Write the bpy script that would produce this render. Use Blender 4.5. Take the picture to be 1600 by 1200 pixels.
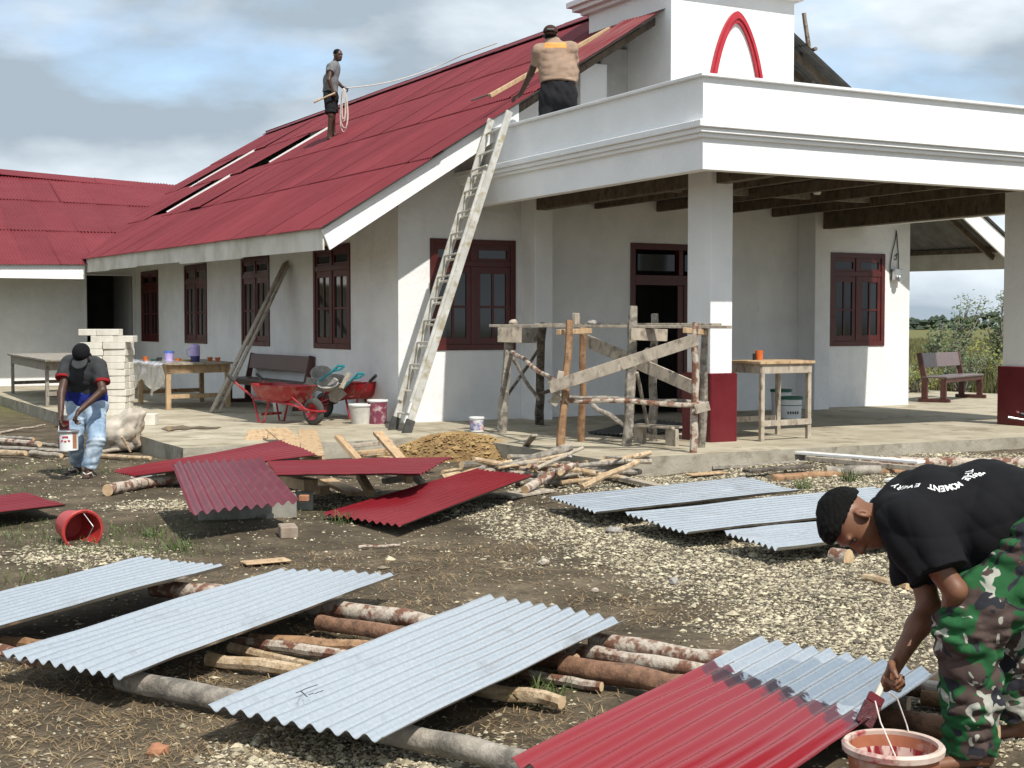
import bpy, bmesh, math, random
import numpy as np
from mathutils import Vector, Matrix, noise as mnoise
from mathutils.bvhtree import BVHTree

scene = bpy.context.scene
for o in list(bpy.data.objects):
    bpy.data.objects.remove(o, do_unlink=True)
COL = scene.collection

# ------------------------------------------------------------------ camera
FPX, CAMH = 2190.0, 1.6                       # focal length in 1600-px units, eye height
PITCH, YAW = math.atan(91.0 / FPX), math.radians(28.33)
cam_d = bpy.data.cameras.new("camera")
cam_d.sensor_width = 36.0
cam_d.sensor_fit = 'HORIZONTAL'
cam_d.lens = 36.0 * FPX / 1600.0
cam_d.clip_start = 0.05
cam_d.clip_end = 4000.0
cam = bpy.data.objects.new("camera", cam_d)
cam.location = (0, 0, CAMH)
cam.rotation_euler = (math.pi / 2 - PITCH, 0, -YAW)
COL.objects.link(cam)
scene.camera = cam

# ------------------------------------------------------------------ sky and sun
SUN_EL, SUN_AZ = math.radians(52.0), math.radians(-4.0)   # azimuth measured from -Y towards +X
to_sun = Vector((-math.sin(SUN_AZ) * math.cos(SUN_EL), -math.cos(SUN_AZ) * math.cos(SUN_EL), math.sin(SUN_EL)))
world = bpy.data.worlds.new("World")
scene.world = world
world.use_nodes = True
wn, wl = world.node_tree.nodes, world.node_tree.links
wn.clear()
w_out = wn.new('ShaderNodeOutputWorld')
w_bg = wn.new('ShaderNodeBackground')
sky = wn.new('ShaderNodeTexSky')
sky.sky_type = 'NISHITA'
sky.sun_disc = False
sky.sun_elevation = SUN_EL
sky.sun_rotation = math.atan2(to_sun.x, to_sun.y)
sky.altitude = 50
sky.air_density = 1.0
sky.dust_density = 0.1
sky.ozone_density = 1.6
w_bg.inputs['Strength'].default_value = 0.135
tc = wn.new('ShaderNodeTexCoord')
mp = wn.new('ShaderNodeMapping')
mp.inputs['Scale'].default_value = (1.0, 1.0, 2.6)
mp.inputs['Location'].default_value = (11.3, 0.9, 5.1)
wl.new(tc.outputs['Generated'], mp.inputs['Vector'])
n1 = wn.new('ShaderNodeTexNoise')
n1.inputs['Scale'].default_value = 2.3
n1.inputs['Detail'].default_value = 9
n1.inputs['Roughness'].default_value = 0.52
n1.inputs['Distortion'].default_value = 0.25
wl.new(mp.outputs['Vector'], n1.inputs['Vector'])
r1 = wn.new('ShaderNodeValToRGB')             # cloud cover
r1.color_ramp.elements[0].position = 0.31
r1.color_ramp.elements[1].position = 0.45
sx = wn.new('ShaderNodeSeparateXYZ')
wl.new(tc.outputs['Generated'], sx.inputs[0])
mr = wn.new('ShaderNodeMapRange')             # cloud layers overlap towards the horizon
mr.inputs['From Min'].default_value = 0.0
mr.inputs['From Max'].default_value = 0.16
mr.inputs['To Min'].default_value = 0.20
mr.inputs['To Max'].default_value = 0.0
wl.new(sx.outputs['Z'], mr.inputs['Value'])
ad = wn.new('ShaderNodeMath')
ad.operation = 'ADD'
wl.new(n1.outputs['Fac'], ad.inputs[0])
wl.new(mr.outputs[0], ad.inputs[1])
wl.new(ad.outputs[0], r1.inputs['Fac'])
n2 = wn.new('ShaderNodeTexNoise')
n2.inputs['Scale'].default_value = 3.4
n2.inputs['Detail'].default_value = 7
n2.inputs['Roughness'].default_value = 0.5
wl.new(mp.outputs['Vector'], n2.inputs['Vector'])
r2 = wn.new('ShaderNodeValToRGB')             # cloud brightness, grey bellies to white tops
r2.color_ramp.elements[0].position = 0.42
r2.color_ramp.elements[0].color = (2.2, 2.65, 3.05, 1)
r2.color_ramp.elements[1].position = 0.62
r2.color_ramp.elements[1].color = (5.3, 5.75, 6.1, 1)
wl.new(n2.outputs['Fac'], r2.inputs['Fac'])
mx = wn.new('ShaderNodeMixRGB')
wl.new(r1.outputs['Color'], mx.inputs['Fac'])
wl.new(sky.outputs['Color'], mx.inputs['Color1'])
wl.new(r2.outputs['Color'], mx.inputs['Color2'])
wl.new(mx.outputs['Color'], w_bg.inputs['Color'])
wl.new(w_bg.outputs['Background'], w_out.inputs['Surface'])

sun_d = bpy.data.lights.new("sun", 'SUN')
sun_d.energy = 3.5
sun_d.angle = math.radians(0.55)
sun_d.color = (1.0, 0.95, 0.87)
sun = bpy.data.objects.new("sun", sun_d)
sun.rotation_euler = (-to_sun).to_track_quat('-Z', 'Y').to_euler()
sun.location = (0, -10, 30)
COL.objects.link(sun)

vs = scene.view_settings
vs.view_transform = 'Standard'
vs.look = 'None'
vs.gamma = 1.0
vs.exposure = 0.55
vs.use_curve_mapping = False
scene.render.engine = 'CYCLES'
scene.render.resolution_x, scene.render.resolution_y = 1024, 768

# ------------------------------------------------------------------ measuring helpers
_F = Vector((math.sin(YAW) * math.cos(PITCH), math.cos(YAW) * math.cos(PITCH), -math.sin(PITCH)))
_R = Vector((math.cos(YAW), -math.sin(YAW), 0))
_U = _R.cross(_F)
EYE = Vector((0, 0, CAMH))
UP = Vector((0, 0, 1))
RH = _R.copy()                                   # horizontal, to the photo's right
DH = Vector((math.sin(YAW), math.cos(YAW), 0))   # horizontal, away from the viewer

def P(px, py, z=None, X=None, Y=None, w=None):
    """survey: the world point seen at a photo pixel on a known plane (height, X, Y or distance)"""
    d = _F + _R * ((px - 800) / FPX) - _U * ((py - 600) / FPX)
    if w is not None: t = w
    elif z is not None: t = (z - CAMH) / d.z
    elif X is not None: t = X / d.x
    else: t = d.y and Y / d.y
    return EYE + d * t

def dist(p):
    return (Vector(p) - EYE).dot(_F)

rng = random.Random(7)
ORG = {}

def origin(o):
    return ORG.get(o.name, Vector((0, 0, 0))) if o else Vector((0, 0, 0))

def tag(o, label=None, cat=None, group=None, kind=None):
    if label: o['label'] = label
    if cat: o['category'] = cat
    if group: o['group'] = group
    if kind: o['kind'] = kind
    return o

def thing(name, loc, label, cat, group=None):
    o = bpy.data.objects.new(name, None)
    o.empty_display_size = 0.1
    o.location = loc
    COL.objects.link(o)
    ORG[o.name] = Vector(loc)
    return tag(o, label, cat, group)

class MB:
    """mesh builder: collects vertices and faces of one mesh"""
    def __init__(s):
        s.v, s.f, s.m = [], [], []
    def add(s, vs, fs, mi=0):
        b = len(s.v)
        s.v.extend([tuple(v) for v in vs])
        s.f.extend([tuple(b + i for i in f) for f in fs])
        s.m.extend([mi] * len(fs))
        return s
    def frame_box(s, c, ax, ay, az, mi=0, taper=1.0):
        c, ax, ay, az = Vector(c), Vector(ax), Vector(ay), Vector(az)
        vs = []
        for k in (-1, 1):
            t = taper if k > 0 else 1.0
            for i, j in ((-1, -1), (1, -1), (1, 1), (-1, 1)):
                vs.append(c + ax * i * t + ay * j * t + az * k)
        return s.add(vs, [(3, 2, 1, 0), (4, 5, 6, 7), (0, 1, 5, 4), (1, 2, 6, 5), (2, 3, 7, 6), (3, 0, 4, 7)], mi)
    def box(s, lo, hi, mi=0):
        lo, hi = Vector(lo), Vector(hi)
        c, h = (lo + hi) / 2, (hi - lo) / 2
        return s.frame_box(c, (h.x, 0, 0), (0, h.y, 0), (0, 0, h.z), mi)
    def plank(s, a, b, wid, thk, side=None, mi=0):
        """board from a to b; 'side' hints at the direction of its width"""
        a, b = Vector(a), Vector(b)
        d = b - a
        n = d.normalized()
        h = Vector(side) if side else UP
        sd = (h - n * h.dot(n)).normalized()
        t = n.cross(sd)
        return s.frame_box((a + b) / 2, sd * wid / 2, t * thk / 2, d / 2, mi)
    def tube(s, pts, rad, n=8, cap=True, jit=0.0, seed=0, mi=0):
        pts = [Vector(p) for p in pts]
        if not hasattr(rad, '__len__'): rad = [rad] * len(pts)
        rr = random.Random(seed)
        vs, fs = [], []
        prev = None
        for i, p in enumerate(pts):
            d = (pts[min(i + 1, len(pts) - 1)] - pts[max(i - 1, 0)])
            d = d.normalized() if d.length > 1e-9 else Vector((0, 0, 1))
            if prev is None:
                a = d.orthogonal().normalized()
            else:
                a = (prev - d * prev.dot(d))
                a = a.normalized() if a.length > 1e-6 else d.orthogonal().normalized()
            prev = a
            b = d.cross(a)
            for k in range(n):
                t = 2 * math.pi * k / n
                r = rad[i] * (1 + jit * (rr.random() - .5))
                vs.append(p + (a * math.cos(t) + b * math.sin(t)) * r)
        for i in range(len(pts) - 1):
            for k in range(n):
                fs.append((i * n + k, i * n + (k + 1) % n, (i + 1) * n + (k + 1) % n, (i + 1) * n + k))
        if cap:
            fs.append(tuple(range(n - 1, -1, -1)))
            fs.append(tuple((len(pts) - 1) * n + k for k in range(n)))
        return s.add(vs, fs, mi)
    def lathe(s, base, prof, n=24, axis=(0, 0, 1), cap0=True, cap1=False, mi=0):
        """prof: (radius, height along axis)"""
        base, ax = Vector(base), Vector(axis).normalized()
        a = ax.orthogonal().normalized(); b = ax.cross(a)
        vs, fs = [], []
        for r, h in prof:
            for k in range(n):
                t = 2 * math.pi * k / n
                vs.append(base + ax * h + (a * math.cos(t) + b * math.sin(t)) * r)
        for i in range(len(prof) - 1):
            for k in range(n):
                fs.append((i * n + k, i * n + (k + 1) % n, (i + 1) * n + (k + 1) % n, (i + 1) * n + k))
        if cap0: fs.append(tuple(range(n - 1, -1, -1)))
        if cap1: fs.append(tuple((len(prof) - 1) * n + k for k in range(n)))
        return s.add(vs, fs, mi)
    def prism(s, poly, d, mi=0):
        """polygon extruded by vector d"""
        d = Vector(d); n = len(poly)
        vs = [Vector(p) for p in poly] + [Vector(p) + d for p in poly]
        fs = [tuple(range(n)), tuple(range(2 * n - 1, n - 1, -1))]
        fs += [(i, n + i, n + (i + 1) % n, (i + 1) % n) for i in range(n)]
        return s.add(vs, fs, mi)
    def build(s, name, mat, parent=None, smooth=False, bevel=0.0, loc=None, local=False, recalc=True):
        o_ = origin(parent)
        if loc is None: loc = Vector((0, 0, 0)) if parent else Vector((0, 0, 0))
        off = Vector((0, 0, 0)) if local else o_ + Vector(loc)
        me = bpy.data.meshes.new(name)
        me.from_pydata([(v[0] - off.x, v[1] - off.y, v[2] - off.z) for v in s.v], [], s.f)
        mats = mat if isinstance(mat, (list, tuple)) else [mat]
        for m in mats: me.materials.append(m)
        if len(mats) > 1: me.polygons.foreach_set('material_index', s.m)
        if recalc or bevel:
            bm = bmesh.new(); bm.from_mesh(me)
            if recalc: bmesh.ops.recalc_face_normals(bm, faces=bm.faces)
            if bevel:
                bmesh.ops.bevel(bm, geom=[e for e in bm.edges if len(e.link_faces) == 2 and e.calc_face_angle(0) > .6], offset=bevel, segments=1, affect='EDGES', clamp_overlap=True)
            bm.to_mesh(me); bm.free()
        if smooth:
            me.polygons.foreach_set('use_smooth', [True] * len(me.polygons))
            if smooth == 'auto':
                me.set_sharp_from_angle(angle=math.radians(38))
        me.update()
        o = bpy.data.objects.new(name, me)
        o.location = loc
        COL.objects.link(o)
        if parent: o.parent = parent
        ORG[o.name] = off
        return o

def copy_tree(o, parent=None):
    c = o.copy(); COL.objects.link(c); c.parent = parent
    ORG[c.name] = origin(o)
    for ch in o.children: copy_tree(ch, c)
    return c

# ------------------------------------------------------------------ materials
def nmat(name):
    m = bpy.data.materials.new(name); m.use_nodes = True
    nt = m.node_tree; nt.nodes.clear()
    out = nt.nodes.new('ShaderNodeOutputMaterial')
    b = nt.nodes.new('ShaderNodeBsdfPrincipled')
    nt.links.new(b.outputs[0], out.inputs[0])
    return m, nt, b

def _noise(nt, scale, detail=5, rough=.55, stretch=None, coord='Object', dist=0.0):
    if coord == 'World':
        t = nt.nodes.new('ShaderNodeNewGeometry'); coord = 'Position'
    else:
        t = nt.nodes.new('ShaderNodeTexCoord')
    n = nt.nodes.new('ShaderNodeTexNoise')
    n.inputs['Scale'].default_value = scale; n.inputs['Detail'].default_value = detail
    n.inputs['Roughness'].default_value = rough; n.inputs['Distortion'].default_value = dist
    if stretch:
        mpn = nt.nodes.new('ShaderNodeMapping'); mpn.inputs['Scale'].default_value = stretch
        nt.links.new(t.outputs[coord], mpn.inputs['Vector']); nt.links.new(mpn.outputs[0], n.inputs['Vector'])
    else:
        nt.links.new(t.outputs[coord], n.inputs['Vector'])
    return n

def _ramp(nt, src, stops):
    r = nt.nodes.new('ShaderNodeValToRGB')
    els = r.color_ramp.elements
    while len(els) < len(stops): els.new(0.5)
    for e, (p, c) in zip(els, stops):
        e.position = p; e.color = (*c, 1) if len(c) == 3 else c
    nt.links.new(src, r.inputs['Fac'])
    return r

def _mix(nt, fac, a, b, mode='MIX'):
    m = nt.nodes.new('ShaderNodeMixRGB'); m.blend_type = mode
    for inp, v in (('Fac', fac), ('Color1', a), ('Color2', b)):
        if hasattr(v, 'is_output'): nt.links.new(v, m.inputs[inp])
        elif inp == 'Fac': m.inputs[inp].default_value = v
        else: m.inputs[inp].default_value = (*v, 1)
    return m.outputs[0]

def _bump(nt, b, h, strength=.3, d=.01):
    bp = nt.nodes.new('ShaderNodeBump'); bp.inputs['Strength'].default_value = strength; bp.inputs['Distance'].default_value = d
    nt.links.new(h, bp.inputs['Height']); nt.links.new(bp.outputs[0], b.inputs['Normal'])

def mat_vary(name, c1, c2, scale=6, rough=.6, metal=0.0, bump=.15, stretch=None, bd=.004, c3=None, scale3=40, detail=6, coord='Object', spec=.5, lo=.35, hi=.65):
    m, nt, b = nmat(name)
    n = _noise(nt, scale, detail, .6, stretch, coord)
    r = _ramp(nt, n.outputs['Fac'], [(lo, c1), (hi, c2)])
    colr = r.outputs[0]
    if c3 is not None:
        n3 = _noise(nt, scale3, 4, .6, stretch, coord)
        f = _ramp(nt, n3.outputs['Fac'], [(.52, (0, 0, 0)), (.68, (1, 1, 1))])
        colr = _mix(nt, f.outputs[0], colr, c3)
    nt.links.new(colr, b.inputs['Base Color'])
    rr = _ramp(nt, n.outputs['Fac'], [(.3, (max(rough - .08, .02),) * 3), (.7, (min(rough + .1, 1),) * 3)])
    nt.links.new(rr.outputs[0], b.inputs['Roughness'])
    b.inputs['Metallic'].default_value = metal
    b.inputs['Specular IOR Level'].default_value = spec
    if bump:
        nb = _noise(nt, scale * 6, 6, .65, stretch, coord)
        _bump(nt, b, nb.outputs['Fac'], bump, bd)
    return m

M = {}
# painted plaster: white with faint grey runs, patchy roller marks and dirt specks
def plaster(name, base, dark, streak=.5):
    m, nt, b = nmat(name)
    n1_ = _noise(nt, 1.3, 8, .62)
    c = _ramp(nt, n1_.outputs['Fac'], [(.32, dark), (.6, base)]).outputs[0]
    n2_ = _noise(nt, 1.5, 8, .62, (1.6, 1.6, .5), dist=.8)
    st = _ramp(nt, n2_.outputs['Fac'], [(.52, (0, 0, 0)), (.78, (streak * .6,) * 3)]).outputs[0]
    c = _mix(nt, st, c, tuple(x * .7 for x in dark))
    n3_ = _noise(nt, 26, 6, .7)
    sp = _ramp(nt, n3_.outputs['Fac'], [(.66, (0, 0, 0)), (.74, (.35, .35, .35))]).outputs[0]
    c = _mix(nt, sp, c, tuple(x * .5 for x in dark))
    nt.links.new(c, b.inputs['Base Color'])
    b.inputs['Roughness'].default_value = .75
    b.inputs['Specular IOR Level'].default_value = .3
    n4_ = _noise(nt, 9, 9, .7)
    _bump(nt, b, n4_.outputs['Fac'], .5, .03)
    return m
M['wall'] = plaster('white_plaster', (.82, .82, .815), (.71, .715, .715), .4)
M['fascia'] = plaster('white_fascia_plaster', (.84, .84, .835), (.77, .775, .775), .15)
M['eave'] = plaster('stained_eave_board', (.66, .64, .58), (.46, .44, .37), .9)
M['bareconc'] = plaster('raw_render', (.5, .49, .47), (.3, .29, .28), .9)

def roof_red(name, c1, c2, c3, rough, wet=0.0):
    m, nt, b = nmat(name)
    oi = nt.nodes.new('ShaderNodeObjectInfo')
    n = _noise(nt, .8, 8, .6, None, 'World')
    c = _ramp(nt, n.outputs['Fac'], [(.35, c1), (.65, c2)]).outputs[0]
    n2_ = _noise(nt, 4, 7, .65, (.35, 2.6, .35), 'World')
    f = _ramp(nt, n2_.outputs['Fac'], [(.54, (0, 0, 0)), (.74, (.7, .7, .7))]).outputs[0]
    c = _mix(nt, f, c, c3)
    rv = _ramp(nt, oi.outputs['Random'], [(0, (.88, .88, .88)), (1, (1.08, 1.08, 1.08))]).outputs[0]
    c = _mix(nt, 1.0, c, rv, 'MULTIPLY')
    nt.links.new(c, b.inputs['Base Color'])
    b.inputs['Roughness'].default_value = rough
    b.inputs['Specular IOR Level'].default_value = .22
    n5 = _noise(nt, 30, 5, .6, None, 'World')
    _bump(nt, b, n5.outputs['Fac'], .12, .004)
    return m
M['roof'] = roof_red('red_roof_paint', (.15, .019, .025), (.18, .027, .034), (.215, .046, .053), .55)
M['redsheet'] = roof_red('fresh_red_sheet_paint', (.135, .009, .014), (.16, .013, .018), (.17, .022, .025), .33)
M['redsheet_pink'] = roof_red('red_paint_pink_highlights', (.125, .016, .028), (.16, .028, .042), (.20, .06, .072), .30)  # pink streak colour paints the ribbed sheet's highlights into the red

def zinc_mat(name, paint=False):
    m, nt, b = nmat(name)
    n = _noise(nt, 55, 4, .6)
    c = _ramp(nt, n.outputs['Fac'], [(.3, (.60, .635, .665)), (.7, (.72, .75, .77))]).outputs[0]
    n2_ = _noise(nt, 3.1, 6, .6, (1, 1, 1))
    f = _ramp(nt, n2_.outputs['Fac'], [(.62, (0, 0, 0)), (.72, (.6, .6, .6))]).outputs[0]
    c = _mix(nt, f, c, (.80, .81, .81))
    r = _ramp(nt, n2_.outputs['Fac'], [(.3, (.24,) * 3), (.7, (.36,) * 3)]).outputs[0]
    nd = _noise(nt, 2.4, 9, .7, (1, 1, 1), dist=.6)
    fd_ = _ramp(nt, nd.outputs['Fac'], [(.56, (0, 0, 0)), (.70, (.45, .45, .45))]).outputs[0]
    c = _mix(nt, fd_, c, (.34, .32, .28))
    met, ro = .85, r
    if paint:                                   # red paint brushed on up to a ragged line, attribute 'along' runs down the sheet
        at = nt.nodes.new('ShaderNodeAttribute'); at.attribute_name = 'along'
        nn = _noise(nt, 11, 5, .6)
        ma = nt.nodes.new('ShaderNodeMath'); ma.operation = 'MULTIPLY_ADD'
        nt.links.new(nn.outputs['Fac'], ma.inputs[0]); ma.inputs[1].default_value = .17
        nt.links.new(at.outputs['Fac'], ma.inputs[2])
        g = _ramp(nt, ma.outputs[0], [(.765, (1, 1, 1)), (.775, (0, 0, 0))]).outputs[0]
        g2 = _ramp(nt, ma.outputs[0], [(.70, (0, 0, 0)), (.72, (1, 1, 1))]).outputs[0]
        pc = _mix(nt, g2, (.215, .012, .018), (.085, .018, .026))
        c = _mix(nt, g, c, pc)
        mm = nt.nodes.new('ShaderNodeMath'); mm.operation = 'SUBTRACT'; mm.inputs[0].default_value = 1.0
        nt.links.new(g, mm.inputs[1])
        m2 = nt.nodes.new('ShaderNodeMath'); m2.operation = 'MULTIPLY'; m2.inputs[1].default_value = .85
        nt.links.new(mm.outputs[0], m2.inputs[0]); nt.links.new(m2.outputs[0], b.inputs['Metallic'])
        ro = _mix(nt, g, r, (.22, .22, .22))
    else:
        b.inputs['Metallic'].default_value = met
    nt.links.new(c, b.inputs['Base Color']); nt.links.new(ro, b.inputs['Roughness'])
    _bump(nt, b, n.outputs['Fac'], .04, .002)
    return m
M['zinc'] = zinc_mat('galvanised_zinc')
M['zincpaint'] = zinc_mat('half_painted_zinc', True)
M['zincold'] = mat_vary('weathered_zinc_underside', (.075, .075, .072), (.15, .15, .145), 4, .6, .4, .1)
M['slab'] = mat_vary('porch_concrete', (.32, .28, .20), (.45, .405, .305), 1.6, .85, 0, .5, None, .012, (.22, .18, .12), 2.7, 9)
M['slabedge'] = mat_vary('slab_edge_concrete', (.26, .235, .18), (.40, .37, .30), 2.4, .85, 0, .6, None, .02, (.18, .16, .12), 5, 9)
M['maroon'] = mat_vary('maroon_window_paint', (.060, .009, .008), (.090, .014, .012), 5, .35, 0, .12)
M['plinthred'] = mat_vary('glossy_plinth_red', (.10, .004, .008), (.13, .006, .011), 3, .33, 0, .15, None, .01)
M['archred'] = mat_vary('arch_red_paint', (.40, .022, .035), (.46, .034, .05), 6, .4)
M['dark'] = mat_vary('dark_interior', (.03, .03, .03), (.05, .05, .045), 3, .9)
M['inwall'] = mat_vary('interior_plaster', (.20, .20, .19), (.28, .28, .27), 2, .9)
m, nt, b = nmat('window_glass')
b.inputs['Base Color'].default_value = (.012, .015, .017, 1); b.inputs['Roughness'].default_value = .06
b.inputs['Specular IOR Level'].default_value = .55
nn = _noise(nt, .9, 2); _bump(nt, b, nn.outputs['Fac'], .05, .02)
M['glass'] = m
def wood(name, c1, c2, c3=None, rough=.7, sc=4, st=(9, 9, .9)):
    return mat_vary(name, c1, c2, sc, rough, 0, .35, st, .006, c3, 7, 7)
# boards are stored lengthwise in whatever direction, so wood grain stays nearly isotropic
ISO = (2.2, 2.2, 1.2)
M['woodnew'] = wood('new_sawn_timber', (.40, .27, .15), (.52, .37, .22), (.28, .17, .09), .65, 5, ISO)
M['woodold'] = wood('weathered_timber', (.30, .255, .20), (.45, .39, .31), (.17, .14, .11), .8, 5, ISO)
M['woodgrey'] = wood('grey_timber', (.21, .185, .155), (.34, .31, .265), (.12, .10, .085), .85, 5, ISO)
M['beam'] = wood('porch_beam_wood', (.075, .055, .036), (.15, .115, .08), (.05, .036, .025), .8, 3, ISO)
M['pew'] = wood('varnished_pew', (.06, .020, .016), (.095, .033, .027), None, .4, 5, ISO)
M['pewtop'] = wood('paler_pew_top', (.115, .08, .078), (.17, .125, .12), None, .4, 5, ISO)  # seat and backrest a paler, greyer brown than the legs
def bark(name, a, bcol, c, sc=7, lo=.42, hi=.56):
    return mat_vary(name, a, bcol, sc, .85, 0, .8, None, .012, c, sc * 2.2, 8, lo=lo, hi=hi)
M['barkpale'] = bark('pale_patchy_bark', (.17, .075, .045), (.47, .41, .34), (.30, .22, .17), 9, .46, .53)
M['barkred'] = bark('reddish_peeled_log', (.14, .07, .040), (.25, .135, .08), (.09, .05, .034), 8)
M['barkgrey'] = bark('grey_bark', (.13, .115, .095), (.30, .265, .22), (.40, .36, .30), 7)
M['barktan'] = bark('tan_stripped_stick', (.36, .25, .14), (.54, .42, .28), (.25, .16, .09), 8)
M['barkdark'] = bark('dark_bark', (.05, .04, .032), (.12, .10, .08), (.20, .17, .14), 8)
M['barkorange'] = bark('orange_peeled_pole', (.24, .13, .065), (.35, .21, .115), (.14, .08, .045), 8)
M['cutend'] = mat_vary('cut_log_end', (.45, .30, .16), (.60, .45, .28), 14, .8)
M['alu'] = mat_vary('paint_spattered_aluminium', (.50, .49, .45), (.66, .65, .61), 5, .45, .35, .1, None, .004, (.42, .36, .24), 9)
M['barrow'] = mat_vary('wheelbarrow_red', (.26, .008, .014), (.33, .018, .026), 4, .32, 0, .1, None, .004, (.30, .10, .08), 8)
M['rubber'] = mat_vary('dusty_rubber', (.035, .035, .034), (.075, .072, .066), 9, .8)
M['black'] = mat_vary('black_plastic', (.012, .012, .013), (.025, .025, .026), 9, .5)
M['teal'] = mat_vary('teal_plastic', (.012, .18, .22), (.02, .26, .30), 5, .35)
M['cement'] = mat_vary('cement_crusted', (.22, .21, .19), (.36, .34, .31), 8, .9, 0, .6)
M['pailgrey'] = mat_vary('cement_smeared_pail', (.42, .40, .36), (.60, .58, .53), 6, .7, 0, .3)
M['pailwhite'] = mat_vary('white_pail', (.66, .67, .66), (.76, .77, .76), 5, .4)
M['purple'] = mat_vary('maroon_pail', (.16, .03, .06), (.22, .05, .09), 7, .5, 0, .2, None, .004, (.50, .38, .38), 9)
M['green'] = mat_vary('green_lid', (.008, .09, .06), (.015, .13, .085), 5, .4)
M['lilac'] = mat_vary('lilac_plastic', (.42, .33, .62), (.50, .40, .70), 5, .35)
M['navy'] = mat_vary('navy_plastic', (.02, .02, .10), (.035, .035, .15), 5, .35)
M['blue'] = mat_vary('blue_plastic', (.05, .14, .50), (.08, .2, .6), 5, .35)
M['yellow'] = mat_vary('yellow_plate', (.60, .38, .02), (.7, .48, .04), 5, .4)
M['orange'] = mat_vary('orange_cup', (.52, .10, .02), (.62, .16, .03), 5, .4)
M['terracotta'] = mat_vary('terracotta_bucket', (.30, .10, .05), (.40, .15, .08), 7, .5, 0, .2, None, .004, (.58, .40, .33), 6)
M['redpaint'] = mat_vary('wet_red_paint', (.22, .006, .012), (.32, .012, .018), 6, .15)
M['redbucket'] = mat_vary('red_paint_bucket', (.36, .03, .03), (.48, .06, .05), 6, .4, 0, .15, None, .004, (.20, .012, .014), 5)
M['rim'] = mat_vary('cream_bucket_rim', (.46, .33, .27), (.60, .48, .41), 9, .5, 0, .1, None, .004, (.30, .02, .03), 12)
M['block'] = mat_vary('pale_brick', (.54, .50, .43), (.68, .65, .58), 5, .9, 0, .5)
M['greyblock'] = mat_vary('grey_block', (.19, .185, .16), (.30, .29, .25), 6, .9, 0, .6)
M['brick'] = mat_vary('mortared_brick', (.22, .16, .12), (.33, .27, .21), 8, .9, 0, .6)
M['clay'] = mat_vary('clay_lump', (.28, .12, .06), (.38, .18, .10), 9, .9, 0, .8)
M['sack'] = mat_vary('woven_sack', (.33, .29, .235), (.50, .45, .38), 6, .7, 0, .5, None, .01, (.25, .17, .10), 3)
M['rope'] = mat_vary('white_rope', (.52, .46, .40), (.66, .60, .54), 20, .7)
M['concwhite'] = mat_vary('white_board', (.62, .62, .60), (.74, .74, .72), 5, .5, 0, .2)
M['metalgrey'] = mat_vary('steel', (.45, .45, .45), (.6, .6, .6), 8, .3, .9)
M['wire'] = mat_vary('dark_wire', (.05, .05, .05), (.08, .08, .08), 9, .6)
m, nt, b = nmat('clear_plastic_sheet')
b.inputs['Base Color'].default_value = (.85, .85, .85, 1); b.inputs['Roughness'].default_value = .12
b.inputs['Transmission Weight'].default_value = .75; b.inputs['IOR'].default_value = 1.2
nn = _noise(nt, 9, 5); _bump(nt, b, nn.outputs['Fac'], .8, .03)
M['plastic'] = m
m, nt, b = nmat('puddle_water')
b.inputs['Base Color'].default_value = (.22, .17, .11, 1); b.inputs['Roughness'].default_value = .18
M['water'] = m
# ================================================================== ground-fast structures
SL = 0.20                                       # top of the concrete apron
XL, XR, YF, YB = 8.12, 17.95, 18.5, 38.4        # main hall walls
XM = 13.08                                      # axis of hall and porch
PX0, PX1, PY0 = 9.13, 17.02, 12.55              # porch canopy
EX, RZ = 6.6, 7.0

def eave_z(Y): return 2.9 + .23 * (Y - 17.5) / 15.7
def ridge_z(Y): return 7.0 + .1 * (Y - 17.5) / 15.7
def roof_z(X, Y):
    d = min(X, 2 * XM - X)
    e = eave_z(Y)
    return e + (ridge_z(Y) - e) * (d - EX) / (XM - EX)

# apron slab in three pours, each its own piece of paving
def slab_piece(name, x0, x1, y0, y1, z1):
    mb = MB()
    nx, ny = max(2, int((x1 - x0) / .45)), max(2, int((y1 - y0) / .45))
    top = {}
    for j in range(ny + 1):
        for i in range(nx + 1):
            x, y = x0 + (x1 - x0) * i / nx, y0 + (y1 - y0) * j / ny
            e = (i in (0, nx)) or (j in (0, ny))
            q = mnoise.noise(Vector((x * 1.1, y * 1.1, 3)))
            dx = .018 * mnoise.noise(Vector((x * 2, y * 2, 7))) if e else 0
            top[i, j] = len(mb.v)
            mb.v.append((x + (dx if i in (0, nx) else 0), y + (dx if j in (0, ny) else 0), z1 + .006 * q))
    for j in range(ny):
        for i in range(nx):
            mb.f.append((top[i, j], top[i + 1, j], top[i + 1, j + 1], top[i, j + 1])); mb.m.append(0)
    def skirt(keys):
        for a, c in zip(keys, keys[1:]):
            va, vc = mb.v[top[a]], mb.v[top[c]]
            b_ = len(mb.v)
            mb.v += [(va[0], va[1], -.15), (vc[0], vc[1], -.15)]
            mb.f.append((top[a], b_, b_ + 1, top[c])); mb.m.append(1)
    skirt([(i, 0) for i in range(nx + 1)]); skirt([(nx, j) for j in range(ny + 1)])
    skirt([(i, ny) for i in range(nx, -1, -1)]); skirt([(0, j) for j in range(ny, -1, -1)])
    o = mb.build(name, [M['slab'], M['slabedge']], None)
    tag(o, kind='structure')
    return o
slab_piece('pavement', 4.28, 8.25, 15.88, 34.3, SL)
slab_piece('porch_pavement', 7.75, 22.5, 12.42, 18.62, SL + .004)
slab_piece('side_pavement', 17.9, 22.45, 18.63, 24.0, SL)
o = MB()
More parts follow.
